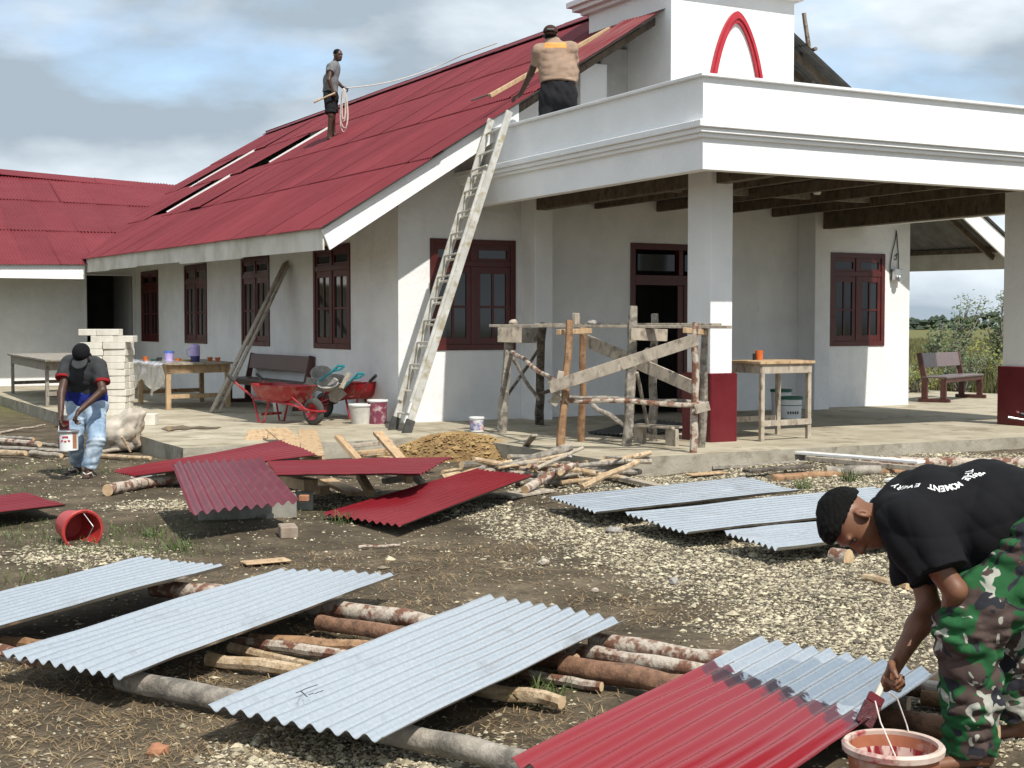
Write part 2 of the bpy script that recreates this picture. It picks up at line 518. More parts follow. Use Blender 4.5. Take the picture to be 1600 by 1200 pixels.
pu = [P(x, y, z=SL + .012) for x, y in ((252, 669), (262, 665.5), (274, 666), (285, 664), (296, 667), (312, 665.5), (330, 667), (346, 666.5), (338, 669.5), (318, 670), (303, 669), (288, 671.5), (276, 670.5), (264, 673), (256, 671))]
cen = sum(pu, Vector()) / len(pu)
o.add([cen] + pu, [(0, i + 1, (i + 1) % len(pu) + 1) for i in range(len(pu))])
tag(o.build('puddle', M['water'], None), kind='structure')

# ------------------------------------------------------------------ the hall
church = thing('church_hall', (XM, YF, 0), 'white plastered church hall with a red corrugated gable roof', 'building')

def wall_panel(mb, o0, u, n, length, z0, z1, holes, th=.16):
    """wall along u from o0, outside face towards n, rectangular holes (u0,u1,z0,z1)"""
    o0, u, n = Vector(o0), Vector(u), Vector(n)
    us = sorted({0, length, *[h[0] for h in holes], *[h[1] for h in holes]})
    zs = sorted({z0, z1, *[h[2] for h in holes], *[h[3] for h in holes]})
    def pt(a, z, d): return o0 + u * a + UP * z - n * d
    for a, c in zip(us, us[1:]):
        for s_, t_ in zip(zs, zs[1:]):
            m_, q_ = (a + c) / 2, (s_ + t_) / 2
            if any(h[0] < m_ < h[1] and h[2] < q_ < h[3] for h in holes): continue
            mb.add([pt(a, s_, 0), pt(c, s_, 0), pt(c, t_, 0), pt(a, t_, 0)], [(0, 1, 2, 3)])
            mb.add([pt(a, s_, th), pt(c, s_, th), pt(c, t_, th), pt(a, t_, th)], [(3, 2, 1, 0)])
    for h in holes:
        c4 = [(h[0], h[2]), (h[1], h[2]), (h[1], h[3]), (h[0], h[3])]
        for i in range(4):
            p, q = c4[i], c4[(i + 1) % 4]
            mb.add([pt(p[0], p[1], 0), pt(q[0], q[1], 0), pt(q[0], q[1], th), pt(p[0], p[1], th)], [(0, 1, 2, 3)])

WF = [(8.62, 10.03, 1.24, 2.87), (16.12, 17.36, 1.25, 2.85)]
DOOR = (12.08, 13.95, SL, 2.90)
WS = [(20.33, 21.94), (24.21, 25.84), (28.18, 29.85), (32.10, 33.68)]
mb = MB()
wall_panel(mb, (XL, YF, 0), (1, 0, 0), (0, -1, 0), XR - XL, SL - .1, 3.3, [(a - XL, b_ - XL, c, d) for a, b_, c, d in WF] + [(DOOR[0] - XL, DOOR[1] - XL, SL, DOOR[3])])
wall_panel(mb, (XL, YB, 0), (0, -1, 0), (-1, 0, 0), YB - YF - .002, SL - .1, 3.72, [(YB - b_, YB - a, 1.23, 2.88) for a, b_ in WS])
wall_panel(mb, (XR, YF + .002, 0), (0, 1, 0), (1, 0, 0), YB - YF, SL - .1, 3.72, [])
wall_panel(mb, (XR, YB, 0), (-1, 0, 0), (0, 1, 0), XR - XL, SL - .1, 3.72, [])
wall = mb.build('wall', M['wall'], church, recalc=False)
for y in (YF + .003, YB - .163):
    d = .06
    g = MB()
    g.prism([(XL, y, 3.3), (XR, y, 3.3), (XR, y, roof_z(XR, y) - d), (XM, y, roof_z(XM, y) - d), (XL, y, roof_z(XL, y) - d)], (0, .16, 0))
    g.build('gable_wall', M['wall'], church)
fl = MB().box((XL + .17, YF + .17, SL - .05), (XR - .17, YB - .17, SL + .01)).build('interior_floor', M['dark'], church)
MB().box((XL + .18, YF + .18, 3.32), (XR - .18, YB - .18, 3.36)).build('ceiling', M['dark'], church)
MB().box((10.2, 21.5, SL + .02), (16.0, 21.6, 3.3)).build('partition', M['inwall'], church)

def window(o0, u, n, wd, h, parent):
    """two casements with 2 x 2 panes below a pair of fanlights; o0 is the lower left outer corner"""
    o0, u, n = Vector(o0), Vector(u), Vector(n)
    def bx(mb, a, c, z0, z1, d0, d1):
        p = o0 + u * ((a + c) / 2) + UP * ((z0 + z1) / 2) - n * ((d0 + d1) / 2)
        mb.frame_box(p, u * (c - a) / 2, n * (d1 - d0) / 2, UP * (z1 - z0) / 2)
    fw, tz = .085, h - .40
    fr = MB()
    bx(fr, 0, fw, 0, h, -.022, .11); bx(fr, wd - fw, wd, 0, h, -.022, .11)
    bx(fr, fw, wd - fw, h - fw, h, -.020, .11); bx(fr, fw, wd - fw, 0, fw, -.020, .11)
    bx(fr, fw, wd - fw, tz, tz + .085, -.016, .11)
    bx(fr, wd / 2 - .045, wd / 2 + .045, tz + .085, h - fw, -.018, .11)
    bx(fr, wd / 2 - .04, wd / 2 + .04, fw, tz, -.018, .09)
    f = fr.build('window', M['maroon'], parent, bevel=.004)
    for a, c in ((fw, wd / 2 - .045), (wd / 2 + .045, wd - fw)):
        q = MB(); bx(q, a, c, tz + .085, h - fw, .03, .05)
        bx(q, a + .0, a + .05, tz + .085, h - fw, .0, .06); bx(q, c - .05, c, tz + .085, h - fw, .0, .06)
        bx(q, a + .05, c - .05, h - fw - .07, h - fw, .0, .058); bx(q, a + .05, c - .05, tz + .085, tz + .125, .0, .058)
        q.build('fanlight', [M['maroon']], f)
        q = MB(); bx(q, a + .05, c - .05, tz + .125, h - fw - .07, .02, .028); q.build('pane', M['glass'], f)
    for a, c in ((fw, wd / 2 - .04), (wd / 2 + .04, wd - fw)):
        s_ = .075
        q = MB()
        bx(q, a, a + s_, fw, tz, -.004, .05); bx(q, c - s_, c, fw, tz, -.004, .05)
        bx(q, a + s_, c - s_, tz - .10, tz, -.002, .05); bx(q, a + s_, c - s_, fw, fw + .10, -.002, .05)
        m_ = (a + c) / 2; zm = fw + .1 + (tz - fw - .2) * .48
        bx(q, m_ - .018, m_ + .018, fw + .1, tz - .1, .0, .04)
        bx(q, a + s_, m_ - .018, zm - .018, zm + .018, .002, .04); bx(q, m_ + .018, c - s_, zm - .018, zm + .018, .002, .04)
        q.build('sash', M['maroon'], f, bevel=.003)
        for aa, cc in ((a + s_, m_ - .018), (m_ + .018, c - s_)):
            for z0, z1 in ((fw + .1, zm - .018), (zm + .018, tz - .1)):
                q = MB(); bx(q, aa, cc, z0, z1, .018, .024); q.build('pane', M['glass'], f)
    return f
for a, b_, c, d in WF:
    window((a, YF, c), (1, 0, 0), (0, -1, 0), b_ - a, d - c, church)
for a, b_ in WS:
    window((XL, b_, 1.23), (0, -1, 0), (-1, 0, 0), b_ - a, 1.65, church)

# front door: frame with two fanlights, right leaf shut, left leaf swung inwards
dw, dh = DOOR[1] - DOOR[0], DOOR[3] - SL
mb = MB()
x0, x1 = DOOR[0], DOOR[1]
mb.box((x0, YF - .02, SL), (x0 + .09, YF + .12, DOOR[3])); mb.box((x1 - .09, YF - .02, SL), (x1, YF + .12, DOOR[3]))
mb.box((x0 + .09, YF - .018, DOOR[3] - .1), (x1 - .09, YF + .12, DOOR[3])); mb.box((x0 + .09, YF - .018, 2.24), (x1 - .09, YF + .12, 2.40))
mb.box((13.0, YF - .016, 2.40), (13.08, YF + .12, DOOR[3] - .1))
dr = mb.build('door', M['maroon'], church, bevel=.004)
for a, c in ((x0 + .16, 12.94), (13.14, x1 - .16)):
    MB().box((a, YF + .03, 2.47), (c, YF + .04, DOOR[3] - .17)).build('pane', M['glass'], dr)
mb = MB(); mb.box((13.01, YF + .03, SL + .02), (x1 - .092, YF + .07, 2.238))
for z in (.35, 1.35): mb.box((13.12, YF + .012, SL + z), (x1 - .2, YF + .029, SL + z + .7))
lf = mb.build('door_leaf', M['maroon'], dr, bevel=.004)
MB().box((x0 + .092, YF + .13, SL + .02), (x0 + .132, YF + 1.0, 2.236)).build('door_leaf', M['maroon'], dr, bevel=.004)

# ------------------------------------------------------------------ corrugated roof, sheet by sheet
def sheet_mesh(name, wd, ln, waves=11, amp=.010, nv=3, seg=6, mats=None, th=.0025):
    nu = waves * seg
    V, Fs, mi = [], [], []
    for layer in (0, 1):
        for j in range(nv + 1):
            for i in range(nu + 1):
                u = wd * i / nu
                z = amp * math.cos(2 * math.pi * waves * i / nu) - layer * th
                V.append((u, ln * j / nv, z))
    st = (nu + 1) * (nv + 1)
    for j in range(nv):
        for i in range(nu):
            a = j * (nu + 1) + i
            Fs.append((a, a + 1, a + nu + 2, a + nu + 1)); mi.append(0)
            Fs.append((st + a, st + a + nu + 1, st + a + nu + 2, st + a + 1)); mi.append(1)
    e0 = len(V)                                 # the lower edge has vertices of its own, so that shading stays flat
    V += [V[i] for i in range(nu + 1)] + [V[st + i] for i in range(nu + 1)]
    for i in range(nu):
        Fs.append((e0 + nu + 1 + i, e0 + nu + 2 + i, e0 + i + 1, e0 + i)); mi.append(0)
    me = bpy.data.meshes.new(name)
    me.from_pydata(V, [], Fs)
    for m_ in mats: me.materials.append(m_)
    me.polygons.foreach_set('material_index', mi)
    me.polygons.foreach_set('use_smooth', [i < 2 * nu * nv for i in range(len(Fs))])
    me.update()
    return me
SHW, ROWS = .80, 4
me_roof = sheet_mesh('roof_sheet', SHW + .07, 2.08, 11, .011, 3, 6, [M['roof'], M['zincold']])
def place_sheet(me, p00, p10, p01, parent, name='roof_sheet', lift=(.03, .006)):
    p00, p10, p01 = Vector(p00), Vector(p10), Vector(p01)
    u = (p10 - p00).normalized()
    v = p01 - p00; v = (v - u * v.dot(u)).normalized()
    n = u.cross(v)
    if n.z < 0: n = -n
    tilt = (lift[1] - lift[0]) / 2.0
    v2 = (v + n * tilt).normalized(); n2 = u.cross(v2)
    if n2.z < 0: n2 = -n2; 
    mt = Matrix((u, v2, n2)).transposed().to_4x4()
    mt.translation = p00 + n * lift[0] - origin(parent)
    o = bpy.data.objects.new(name, me); COL.objects.link(o)
    o.parent = parent; o.matrix_local = mt
    return o
NC = 27
Y0R = 17.42
gaps = {(15, 2), (16, 2), (18, 1), (19, 1), (22, 2), (23, 2)}
rise = (XM - EX) / ROWS
for side in (0, 1):
    for c in range(NC):
        for r in range(ROWS):
            if side == 0 and (c, r) in gaps: continue
            y0 = Y0R + SHW * c; y1 = y0 + SHW
            xa, xb = EX - .05 + rise * r - (.03 if r else 0), EX - .05 + rise * (r + 1)
            if side: xa, xb = 2 * XM - xa, 2 * XM - xb
            l0 = .018 + (.003 if c % 2 else 0) + rng.uniform(0, .003)
            l1 = .0 + rng.uniform(0, .003)
            if side == 0 and (c, r) == (14, 1): l0 = .055
            if side == 0 and (c, r) in ((17, 2), (21, 3)): l0 = .045
            jy = rng.uniform(-.012, .012)
            if side == 0:
                pa, pb, pc = (xa, y1 + jy, roof_z(xa, y1)), (xa, y0 + jy, roof_z(xa, y0)), (xb, y1 + jy, roof_z(xb, y1))
            else:
                pa, pb, pc = (xa, y0 + jy, roof_z(xa, y0)), (xa, y1 + jy, roof_z(xa, y1)), (xb, y0 + jy, roof_z(xb, y0))
            place_sheet(me_roof, pa, pb, pc, church, lift=(l0, l1))
# battens showing in the open slots, purlins and ridge capping
for (c, r) in ((15, 2), (18, 1), (22, 2)):
    y0 = Y0R + SHW * c + .02
    xa, xb = EX + rise * r + .05, EX + rise * (r + 1) - .05
    MB().plank((xa, y0, roof_z(xa, y0) + .03), (xb, y0, roof_z(xb, y0) + .03), .05, .06, (0, 1, 0)).build('batten', M['concwhite'], church)
y0 = Y0R + SHW * 22 + .45
xa, xb = EX + rise * 2 - .02, EX + rise * 3 - .3
MB().plank((xa, y0, roof_z(xa, y0) - .0), (xb, y0, roof_z(xb, y0) - .0), .42, .02, (0, 1, 0)).build('cover_board', M['concwhite'], church)
for k in range(9):
    y0, y1 = Y0R + k * 2.37, Y0R + k * 2.37 + 2.45
    mb = MB()
    for sx in (-1, 1):
        za, zb = ridge_z(y0) + .075 + .006 * (k % 2), ridge_z(y1) + .075 + .006 * (k % 2)
        w_ = .24
        mb.add([(XM, y0, za), (XM + sx * w_, y0, za - .155), (XM + sx * w_, y1, zb - .155), (XM, y1, zb),
                (XM, y0, za - .012), (XM + sx * w_, y0, za - .170), (XM + sx * w_, y1, zb - .170), (XM, y1, zb - .012)],
               [(0, 1, 2, 3), (7, 6, 5, 4), (0, 4, 5, 1), (1, 5, 6, 2), (2, 6, 7, 3)])
    mb.build('ridge_cap', M['roof'], church)
for sx in (0, 1):
    for fr_ in (.02, .24, .5, .74, .97):
        x = EX + (XM - EX) * fr_
        x = 2 * XM - x if sx else x
        mb = MB(); mb.plank((x, 17.6, roof_z(x, 17.6) - .045), (x, 38.5, roof_z(x, 38.5) - .045), .05, .07, (1, 0, 0))
        mb.build('purlin', M['beam'], church)
    for y in (18.05, 17.62):
        a, c = EX + .05, XM - .02
        mb = MB()
        xa_, xc_ = (2 * XM - a, 2 * XM - c) if sx else (a, c)
        mb.plank((xa_, y, roof_z(xa_, y) - .13), (xc_, y, roof_z(xc_, y) - .13), .09, .045, (0, 0, 1))
        mb.build('rafter', M['beam'], church)
# bargeboards: white, only on the lower part of each rake
def barge(xa, xb, y=17.47):
    poly = [(xa, y, roof_z(xa, y) - .02), (xb, y, roof_z(xb, y) - .02), (xb, y, roof_z(xb, y) - .33), (xa + (.11 if xa < XM else -.11), y, roof_z(xa, y) - .29)]
    return MB().prism(poly, (0, .035, 0)).build('bargeboard', M['fascia'], church, bevel=.004)
barge(EX - .02, 9.53)
barge(2 * XM - EX + .02, 2 * XM - 9.9)
# dark gap strip between bargeboard and sheets is the rafter; eave boards in lengths
ys = [17.5, 21.0, 24.6, 27.8, 30.2, 32.5]
for k, (a, c) in enumerate(zip(ys, ys[1:])):
    for sx in (0, 1):
        x = EX + .0 if not sx else 2 * XM - EX
        hh = .30 + .02 * math.sin(k * 2.1)
        mb = MB()
        s_ = -1 if not sx else 1
        mb.add([(x, a + .004, eave_z(a) - .015), (x, c, eave_z(c) - .015), (x, c, eave_z(c) - hh), (x, a + .004, eave_z(a) - hh),
                (x - s_ * .025, a + .004, eave_z(a) - .0), (x - s_ * .025, c, eave_z(c) - .0), (x - s_ * .025, c, eave_z(c) - hh), (x - s_ * .025, a + .004, eave_z(a) - hh)],
               [(0, 1, 2, 3), (7, 6, 5, 4), (3, 2, 6, 7), (0, 3, 7, 4), (1, 5, 6, 2), (0, 4, 5, 1)])
        mb.build('eave_board', M['eave'], church)

# ------------------------------------------------------------------ porch canopy, columns, tower (parts of the hall)
mb = MB()
th = .15
def ring(mb, x0, x1, y0, y1, z0, z1, t):
    mb.box((x0, y0, z0), (x1, y0 + t, z1))
    mb.box((x0, y0 + t, z0), (x0 + t, y1, z1)); mb.box((x1 - t, y0 + t, z0), (x1, y1, z1))
ring(mb, PX0, PX1, PY0, YF - .003, 3.31, 4.31, th)
mb.build('parapet', M['fascia'], church)
mb = MB()
for dx, z0, z1 in ((.05, 3.655, 3.70), (.085, 3.70, 3.755), (.12, 3.755, 3.83)):
    ring(mb, PX0 - dx, PX1 + dx, PY0 - dx, YF - .004, z0, z1, dx + .01)
mb.build('moulding', M['fascia'], church, bevel=.006)
mb = MB(); ring(mb, PX0 - .055, PX1 + .055, PY0 - .055, YF - .006, 4.312, 4.345, th + .09)
mb.build('coping', M['wall'], church, bevel=.004)
MB().box((PX0 + .151, PY0 + .151, 3.62), (PX1 - .151, YF - .004, 3.84)).build('canopy_deck', M['bareconc'], church)
# board ceiling and joists under the canopy
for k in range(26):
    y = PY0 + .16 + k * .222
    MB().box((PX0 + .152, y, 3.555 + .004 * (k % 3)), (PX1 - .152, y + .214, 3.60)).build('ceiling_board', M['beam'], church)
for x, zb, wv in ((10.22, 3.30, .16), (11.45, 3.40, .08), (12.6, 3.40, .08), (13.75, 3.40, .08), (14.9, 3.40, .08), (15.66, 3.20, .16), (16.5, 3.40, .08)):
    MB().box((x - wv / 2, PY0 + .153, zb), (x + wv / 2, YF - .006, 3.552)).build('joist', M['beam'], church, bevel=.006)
for y in (13.75, 16.2):
    MB().box((PX0 + .153, y - .04, 3.46), (PX1 - .153, y + .04, 3.551)).build('cross_beam', M['woodgrey'], church)
# front columns with red plinths
for cx0 in (10.03, 15.46):
    col = MB().box((cx0 + .035, 13.66, SL), (cx0 + .36, 14.14, 3.56)).build('column', M['fascia'], church, bevel=.008)
    MB().box((cx0, 13.60, SL - .01), (cx0 + .40, 14.20, 1.03)).build('plinth', M['plinthred'], col, bevel=.012)
# half columns on the front wall
for a, c in ((10.12, 10.42), (15.42, 15.75)):
    MB().box((a, 18.05, SL), (c, YF - .002, 3.56)).build('wall_column', M['wall'], church, bevel=.008)
# tower stub with pointed arch
TX0, TX1, TY0, TY1 = 11.92, 14.22, 17.18, 19.5
MB().box((TX0, TY0, 3.841), (TX1, TY1, 6.62)).build('tower', M['fascia'], church, bevel=.008)
mb = MB()
for dx, z0, z1 in ((.10, 6.60, 6.66), (.20, 6.66, 6.73), (.27, 6.73, 6.82)):
    mb.box((TX0 - dx, TY0 - dx, z0), (TX1 + dx, TY1 + dx, z1))
mb.build('cornice', M['fascia'], church, bevel=.006)
MB().box((TX0 + .05, TY0 + .05, 6.82), (TX1 - .05, TY1 - .05, 7.9)).build('belfry', M['fascia'], church, bevel=.01)
mb = MB(); ap = (13.07, 18.34, 10.6)
b4 = [(TX0 - .15, TY0 - .15, 7.9), (TX1 + .15, TY0 - .15, 7.9), (TX1 + .15, TY1 + .15, 7.9), (TX0 - .15, TY1 + .15, 7.9)]
mb.add(b4 + [ap], [(3, 2, 1, 0), (0, 1, 4), (1, 2, 4), (2, 3, 4), (3, 0, 4)])
mb.build('spire', M['roof'], church)
def arch(hw, hw2, zt, zt2, y0, y1, mat):
    ax, zb = 13.10, 4.0
    mb = MB(); N = 36
    def prof(s_, h, top):
        q = -1 + 2 * s_
        t = 1 - abs(q)
        z = zb + (top - zb) * math.sin(t * math.pi / 2) ** .92
        xx = h * (1 - ((z - zb) / (top - zb)) ** 2.3) ** .62 if z < top else 0
        return (ax + math.copysign(xx, q), z)
    A = [prof(i / N, hw, zt) for i in range(N + 1)]; B = [prof(i / N, hw2, zt2) for i in range(N + 1)]
    for i in range(N):
        p, q, r, s_ = A[i], A[i + 1], B[i + 1], B[i]
        vs = [(p[0], y0, p[1]), (q[0], y0, q[1]), (r[0], y0, r[1]), (s_[0], y0, s_[1]), (p[0], y1, p[1]), (q[0], y1, q[1]), (r[0], y1, r[1]), (s_[0], y1, s_[1])]
        mb.add(vs, [(0, 1, 2, 3), (7, 6, 5, 4), (0, 4, 5, 1), (3, 2, 6, 7)])
    return mb.build('arch_moulding', mat, church, smooth='auto')
arch(.60, .49, 6.33, 6.16, TY0 - .05, TY0 + .01, M['archred'])
arch(.572, .53, 6.285, 6.22, TY0 - .075, TY0 - .05, M['archred'])
# white pier and raw render between rake and tower
MB().box((10.95, 18.15, 3.842), (11.42, 18.49, 5.55)).build('pier', M['fascia'], church, bevel=.006)
MB().box((11.43, 18.35, 3.842), (11.915, 18.488, 5.85)).build('raw_pier', M['bareconc'], church)
# small fittings on the front wall
lamp = MB(); lamp.lathe((12.75, 14.9, 3.555), [(.04, 0), (.042, -.05), (.055, -.06), (.055, -.15), (.04, -.17)], 14, cap1=True)
lamp.build('ceiling_lamp', M['pailwhite'], church, smooth='auto')
mbx = P(1400, 425, Y=YF - .03)
mb = MB(); mb.box((mbx.x - .10, YF - .11, mbx.z - .14), (mbx.x + .08, YF - .002, mbx.z + .05))
mb.lathe((mbx.x - .01, YF - .11, mbx.z - .12), [(.05, 0), (.06, .03), (.05, .06)], 12, (0, -1, 0), cap1=True)
mt = mb.build('electric_meter', M['metalgrey'], church, bevel=.004)
for pts in (((1392, 440), (1391, 415), (1394, 395), (1399, 375), (1401, 360)), ((1404, 420), (1404, 400), (1402, 375), (1401, 362)), ((1398, 400), (1402, 396), (1400, 406), (1397, 405))):
    MB().tube([P(x, y, Y=YF - .02) for x, y in pts], .009, 6).build('wire', M['wire'], mt)
sw = P(1188, 483, Y=YF)
MB().box((sw.x - .05, YF - .012, sw.z - .05), (sw.x + .05, YF - .001, sw.z + .05)).build('switch_plate', M['wall'], church, bevel=.003)

# ------------------------------------------------------------------ side wing
wing = thing('side_wing', (2.0, 34.2, 0), 'low white wing with red corrugated roof at the left of the hall', 'building')
WX0 = -9.0
mb = MB()
wall_panel(mb, (WX0, 34.2, 0), (1, 0, 0), (0, -1, 0), XL - .002 - WX0, SL - .3, 3.35, [(6.94 - WX0, 8.02 - WX0, SL, 2.80)])
wall_panel(mb, (WX0, 42.8, 0), (0, -1, 0), (-1, 0, 0), 8.6, SL - .3, 3.35, [])
wall_panel(mb, (XL, 42.8, 0), (-1, 0, 0), (0, 1, 0), XL - WX0, SL - .3, 3.35, [])
mb.build('wall', M['wall'], wing, recalc=False)
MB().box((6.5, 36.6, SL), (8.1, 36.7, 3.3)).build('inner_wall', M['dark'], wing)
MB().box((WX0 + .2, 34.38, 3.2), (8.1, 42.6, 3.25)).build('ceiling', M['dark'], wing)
mb = MB(); mb.box((6.90, 34.17, SL), (6.94, 34.3, 2.84)); mb.box((8.02, 34.17, SL), (8.06, 34.3, 2.84)); mb.box((6.94, 34.17, 2.80), (8.02, 34.3, 2.84))
mb.build('door_frame', M['wall'], wing)
def wing_ridge(X): return 5.59 + (X - 5.69) * (-.048)
def wing_z(X, Y): return 2.98 + (X - 5.5) * .02 + (wing_ridge(X) - 2.98) * (Y - 32.45) / 6.25
me_wing = sheet_mesh('wing_sheet', .87, 2.36, 11, .012, 3, 6, [M['roof'], M['zincold']])
for c in range(25):
    for r in range(3):
        x0 = -9.2 + .8 * c; x1 = x0 + .8
        ya, yb = 32.35 + 2.12 * r, 32.35 + 2.12 * (r + 1)
        if wing_z(x0, ya) < roof_z(max(x0, EX), ya) - .9 and x0 > 8: continue
        jx = rng.uniform(-.015, .015)
        o = place_sheet(me_wing, (x0 + jx, ya, wing_z(x0, ya)), (x1 + jx, ya, wing_z(x1, ya)), (x0 + jx, yb, wing_z(x0, yb)), wing, lift=(.018 + rng.uniform(0, .004) + (.02 if rng.random() < .06 else 0), .002))
mb = MB()
for x0, x1 in ((-9.2, 10.6),):
    mb.add([(x0, 38.68, wing_ridge(x0)), (x1, 38.68, wing_ridge(x1)), (x1, 44.2, 3.0), (x0, 44.2, 3.0), (x0, 38.68, wing_ridge(x0) - .03), (x1, 38.68, wing_ridge(x1) - .03), (x1, 44.2, 2.97), (x0, 44.2, 2.97)],
           [(0, 1, 2, 3), (7, 6, 5, 4), (0, 4, 5, 1), (1, 5, 6, 2), (2, 6, 7, 3), (3, 7, 4, 0)])
mb.build('roof_back_slope', M['roof'], wing)
for k in range(8):
    xa, xb = -9.2 + k * 2.47, -9.2 + k * 2.47 + 2.52
    mb = MB(); a_, b_ = wing_ridge(xa) + .10 + .008 * (k % 2), wing_ridge(xb) + .10 + .008 * (k % 2)
    for sy in (-1, 1):
        mb.add([(xa, 38.7, a_), (xb, 38.7, b_), (xb, 38.7 + sy * .36, b_ - .17), (xa, 38.7 + sy * .36, a_ - .17), (xa, 38.7, a_ - .012), (xb, 38.7, b_ - .012), (xb, 38.7 + sy * .36, b_ - .185), (xa, 38.7 + sy * .36, a_ - .185)],
               [(0, 1, 2, 3), (7, 6, 5, 4), (3, 2, 6, 7), (0, 4, 5, 1)])
    mb.build('ridge_cap', M['roof'], wing)
for k in range(6):
    xa, xb = -9.1 + k * 2.61, -9.1 + k * 2.61 + 2.6
    MB().box((xa, 32.43, wing_z(xa, 32.45) - .30), (xb, 32.46, wing_z(xa, 32.45) - .0)).build('eave_board', M['fascia'], wing)
# ================================================================== ground
def blob_field(blobs):
    pts = [(P(x, y, z=0), r) for x, y, r in blobs]
    def f(x, y):
        v = 0.0
        for p, r in pts:
            d2 = ((x - p.x) ** 2 + (y - p.y) ** 2) / (r * r)
            if d2 < 4: v += math.exp(-d2 * 1.2)
        return min(v, 1.3)
    return f
gravel_b = blob_field([(960, 745, 1.0), (1080, 730, 1.4), (1200, 735, 1.5), (1330, 760, 1.4), (1450, 740, 1.6), (1560, 735, 2.2), (1560, 800, 1.6), (1300, 880, 1.0), (1180, 900, 1.0), (1060, 870, .9), (980, 830, .9), (1400, 930, .8), (1250, 960, .7), (1330, 990, .6), (1450, 1000, .7), (1420, 880, 1.0), (1150, 850, .8), (900, 820, .7), (880, 760, .8), (560, 790, .75), (480, 770, .6), (240, 790, .6), (60, 680, 1.2), (480, 1175, .35), (720, 1180, .4), (380, 1195, .3), (560, 1190, .35), (1580, 950, .8), (1590, 1130, .6), (200, 870, .5), (100, 870, .5), (760, 800, .6)])
grass_b = blob_field([(40, 830, .7), (130, 850, .7), (210, 840, .7), (30, 900, .5), (270, 860, .5), (190, 735, .8), (60, 730, .9), (330, 815, .5), (560, 815, .5), (20, 770, .6), (500, 800, .4)])
dry_b = blob_field([(100, 1120, .8), (250, 1150, .7), (40, 1080, .6), (330, 1010, .7), (600, 960, .8), (760, 860, .9), (860, 1120, .6), (450, 880, .8), (1000, 950, .7), (700, 900, .9), (180, 1060, .5), (640, 1060, .6), (300, 1170, .5)])
def gh(x, y):
    h = .030 * mnoise.noise(Vector((x * .7, y * .7, 0))) + .014 * mnoise.noise(Vector((x * 2.3, y * 2.3, 5))) + .007 * mnoise.noise(Vector((x * 7, y * 7, 9)))
    if x > 8.5 and y > 8: h += .06 * min(1, (x - 8.5) / 2) * min(1, (y - 8) / 3)
    d = math.hypot(x, y)
    if d > 45: h += -.25 * min(1, (d - 45) / 60)
    return h
def axis(lo, d0, d1, hi, step):
    a = [d0 + step * i for i in range(int((d1 - d0) / step) + 1)]
    s_, x, out = step, a[-1], []
    while x < hi: s_ *= 1.25; x += s_; out.append(x)
    s_, x, pre = step, a[0], []
    while x > lo: s_ *= 1.25; x -= s_; pre.append(x)
    return pre[::-1] + a + out
gx, gy = axis(-1500, -2.0, 17.0, 1500, .085), axis(-900, 1.5, 18.5, 1500, .085)
gv, gf, gc = [], [], []
for y in gy:
    for x in gx:
        gv.append((x, y, gh(x, y) if abs(x) < 200 and abs(y) < 200 else -.25))
        inn = -8 < x < 24 and -4 < y < 30
        far = 1.0 if (y > 30 or x > 24 or x < -12) else (max(0, min(1, (y - 24) / 6, )) if y > 24 else 0)
        gc.append((gravel_b(x, y) if inn else 0, grass_b(x, y) if inn else 0, far))
nx = len(gx)
for j in range(len(gy) - 1):
    for i in range(nx - 1):
        a = j * nx + i
        gf.append((a, a + 1, a + nx + 1, a + nx))
me = bpy.data.meshes.new('ground'); me.from_pydata(gv, [], gf)
at = me.color_attributes.new('cover', 'FLOAT_COLOR', 'POINT')
at.data.foreach_set('color', [c for t in gc for c in (*t, 1.0)])
me.polygons.foreach_set('use_smooth', [True] * len(gf)); me.update()
m, nt, b = nmat('soil_and_gravel')
a_ = nt.nodes.new('ShaderNodeAttribute'); a_.attribute_name = 'cover'
sp = nt.nodes.new('ShaderNodeSeparateColor'); nt.links.new(a_.outputs['Color'], sp.inputs[0])
nz = _noise(nt, 1.7, 9, .65); nf = _noise(nt, 14, 8, .7); nfine = _noise(nt, 60, 6, .7)
soil = _ramp(nt, nz.outputs['Fac'], [(.3, (.050, .040, .028)), (.5, (.098, .078, .054)), (.72, (.185, .15, .105))]).outputs[0]
fine = _ramp(nt, nf.outputs['Fac'], [(.35, (.72, .72, .72)), (.68, (1.3, 1.28, 1.22))]).outputs[0]
soil = _mix(nt, 1.0, soil, fine, 'MULTIPLY')
def thr(ch, src, w_, lo, hi):
    ma = nt.nodes.new('ShaderNodeMath'); ma.operation = 'MULTIPLY_ADD'
    nt.links.new(src.outputs['Fac'], ma.inputs[0]); ma.inputs[1].default_value = w_; nt.links.new(sp.outputs[ch], ma.inputs[2])
    return _ramp(nt, ma.outputs[0], [(lo, (0, 0, 0)), (hi, (1, 1, 1))]).outputs[0]
vor = nt.nodes.new('ShaderNodeTexVoronoi'); vor.inputs['Scale'].default_value = 38
t_ = nt.nodes.new('ShaderNodeTexCoord'); nt.links.new(t_.outputs['Object'], vor.inputs['Vector'])
sep2 = nt.nodes.new('ShaderNodeSeparateColor'); nt.links.new(vor.outputs['Color'], sep2.inputs[0])
gcol = _ramp(nt, sep2.outputs[0], [(.1, (.07, .056, .038)), (.45, (.155, .13, .088)), (.9, (.30, .26, .18))]).outputs[0]
edge = _ramp(nt, vor.outputs['Distance'], [(.25, (1, 1, 1)), (.75, (.45, .43, .38))]).outputs[0]
gcol = _mix(nt, 1.0, gcol, edge, 'MULTIPLY')
nlow = _noise(nt, 1.5, 6, .6)
c_ = _mix(nt, thr(0, nlow, 1.5, 1.0, 1.75), soil, gcol)
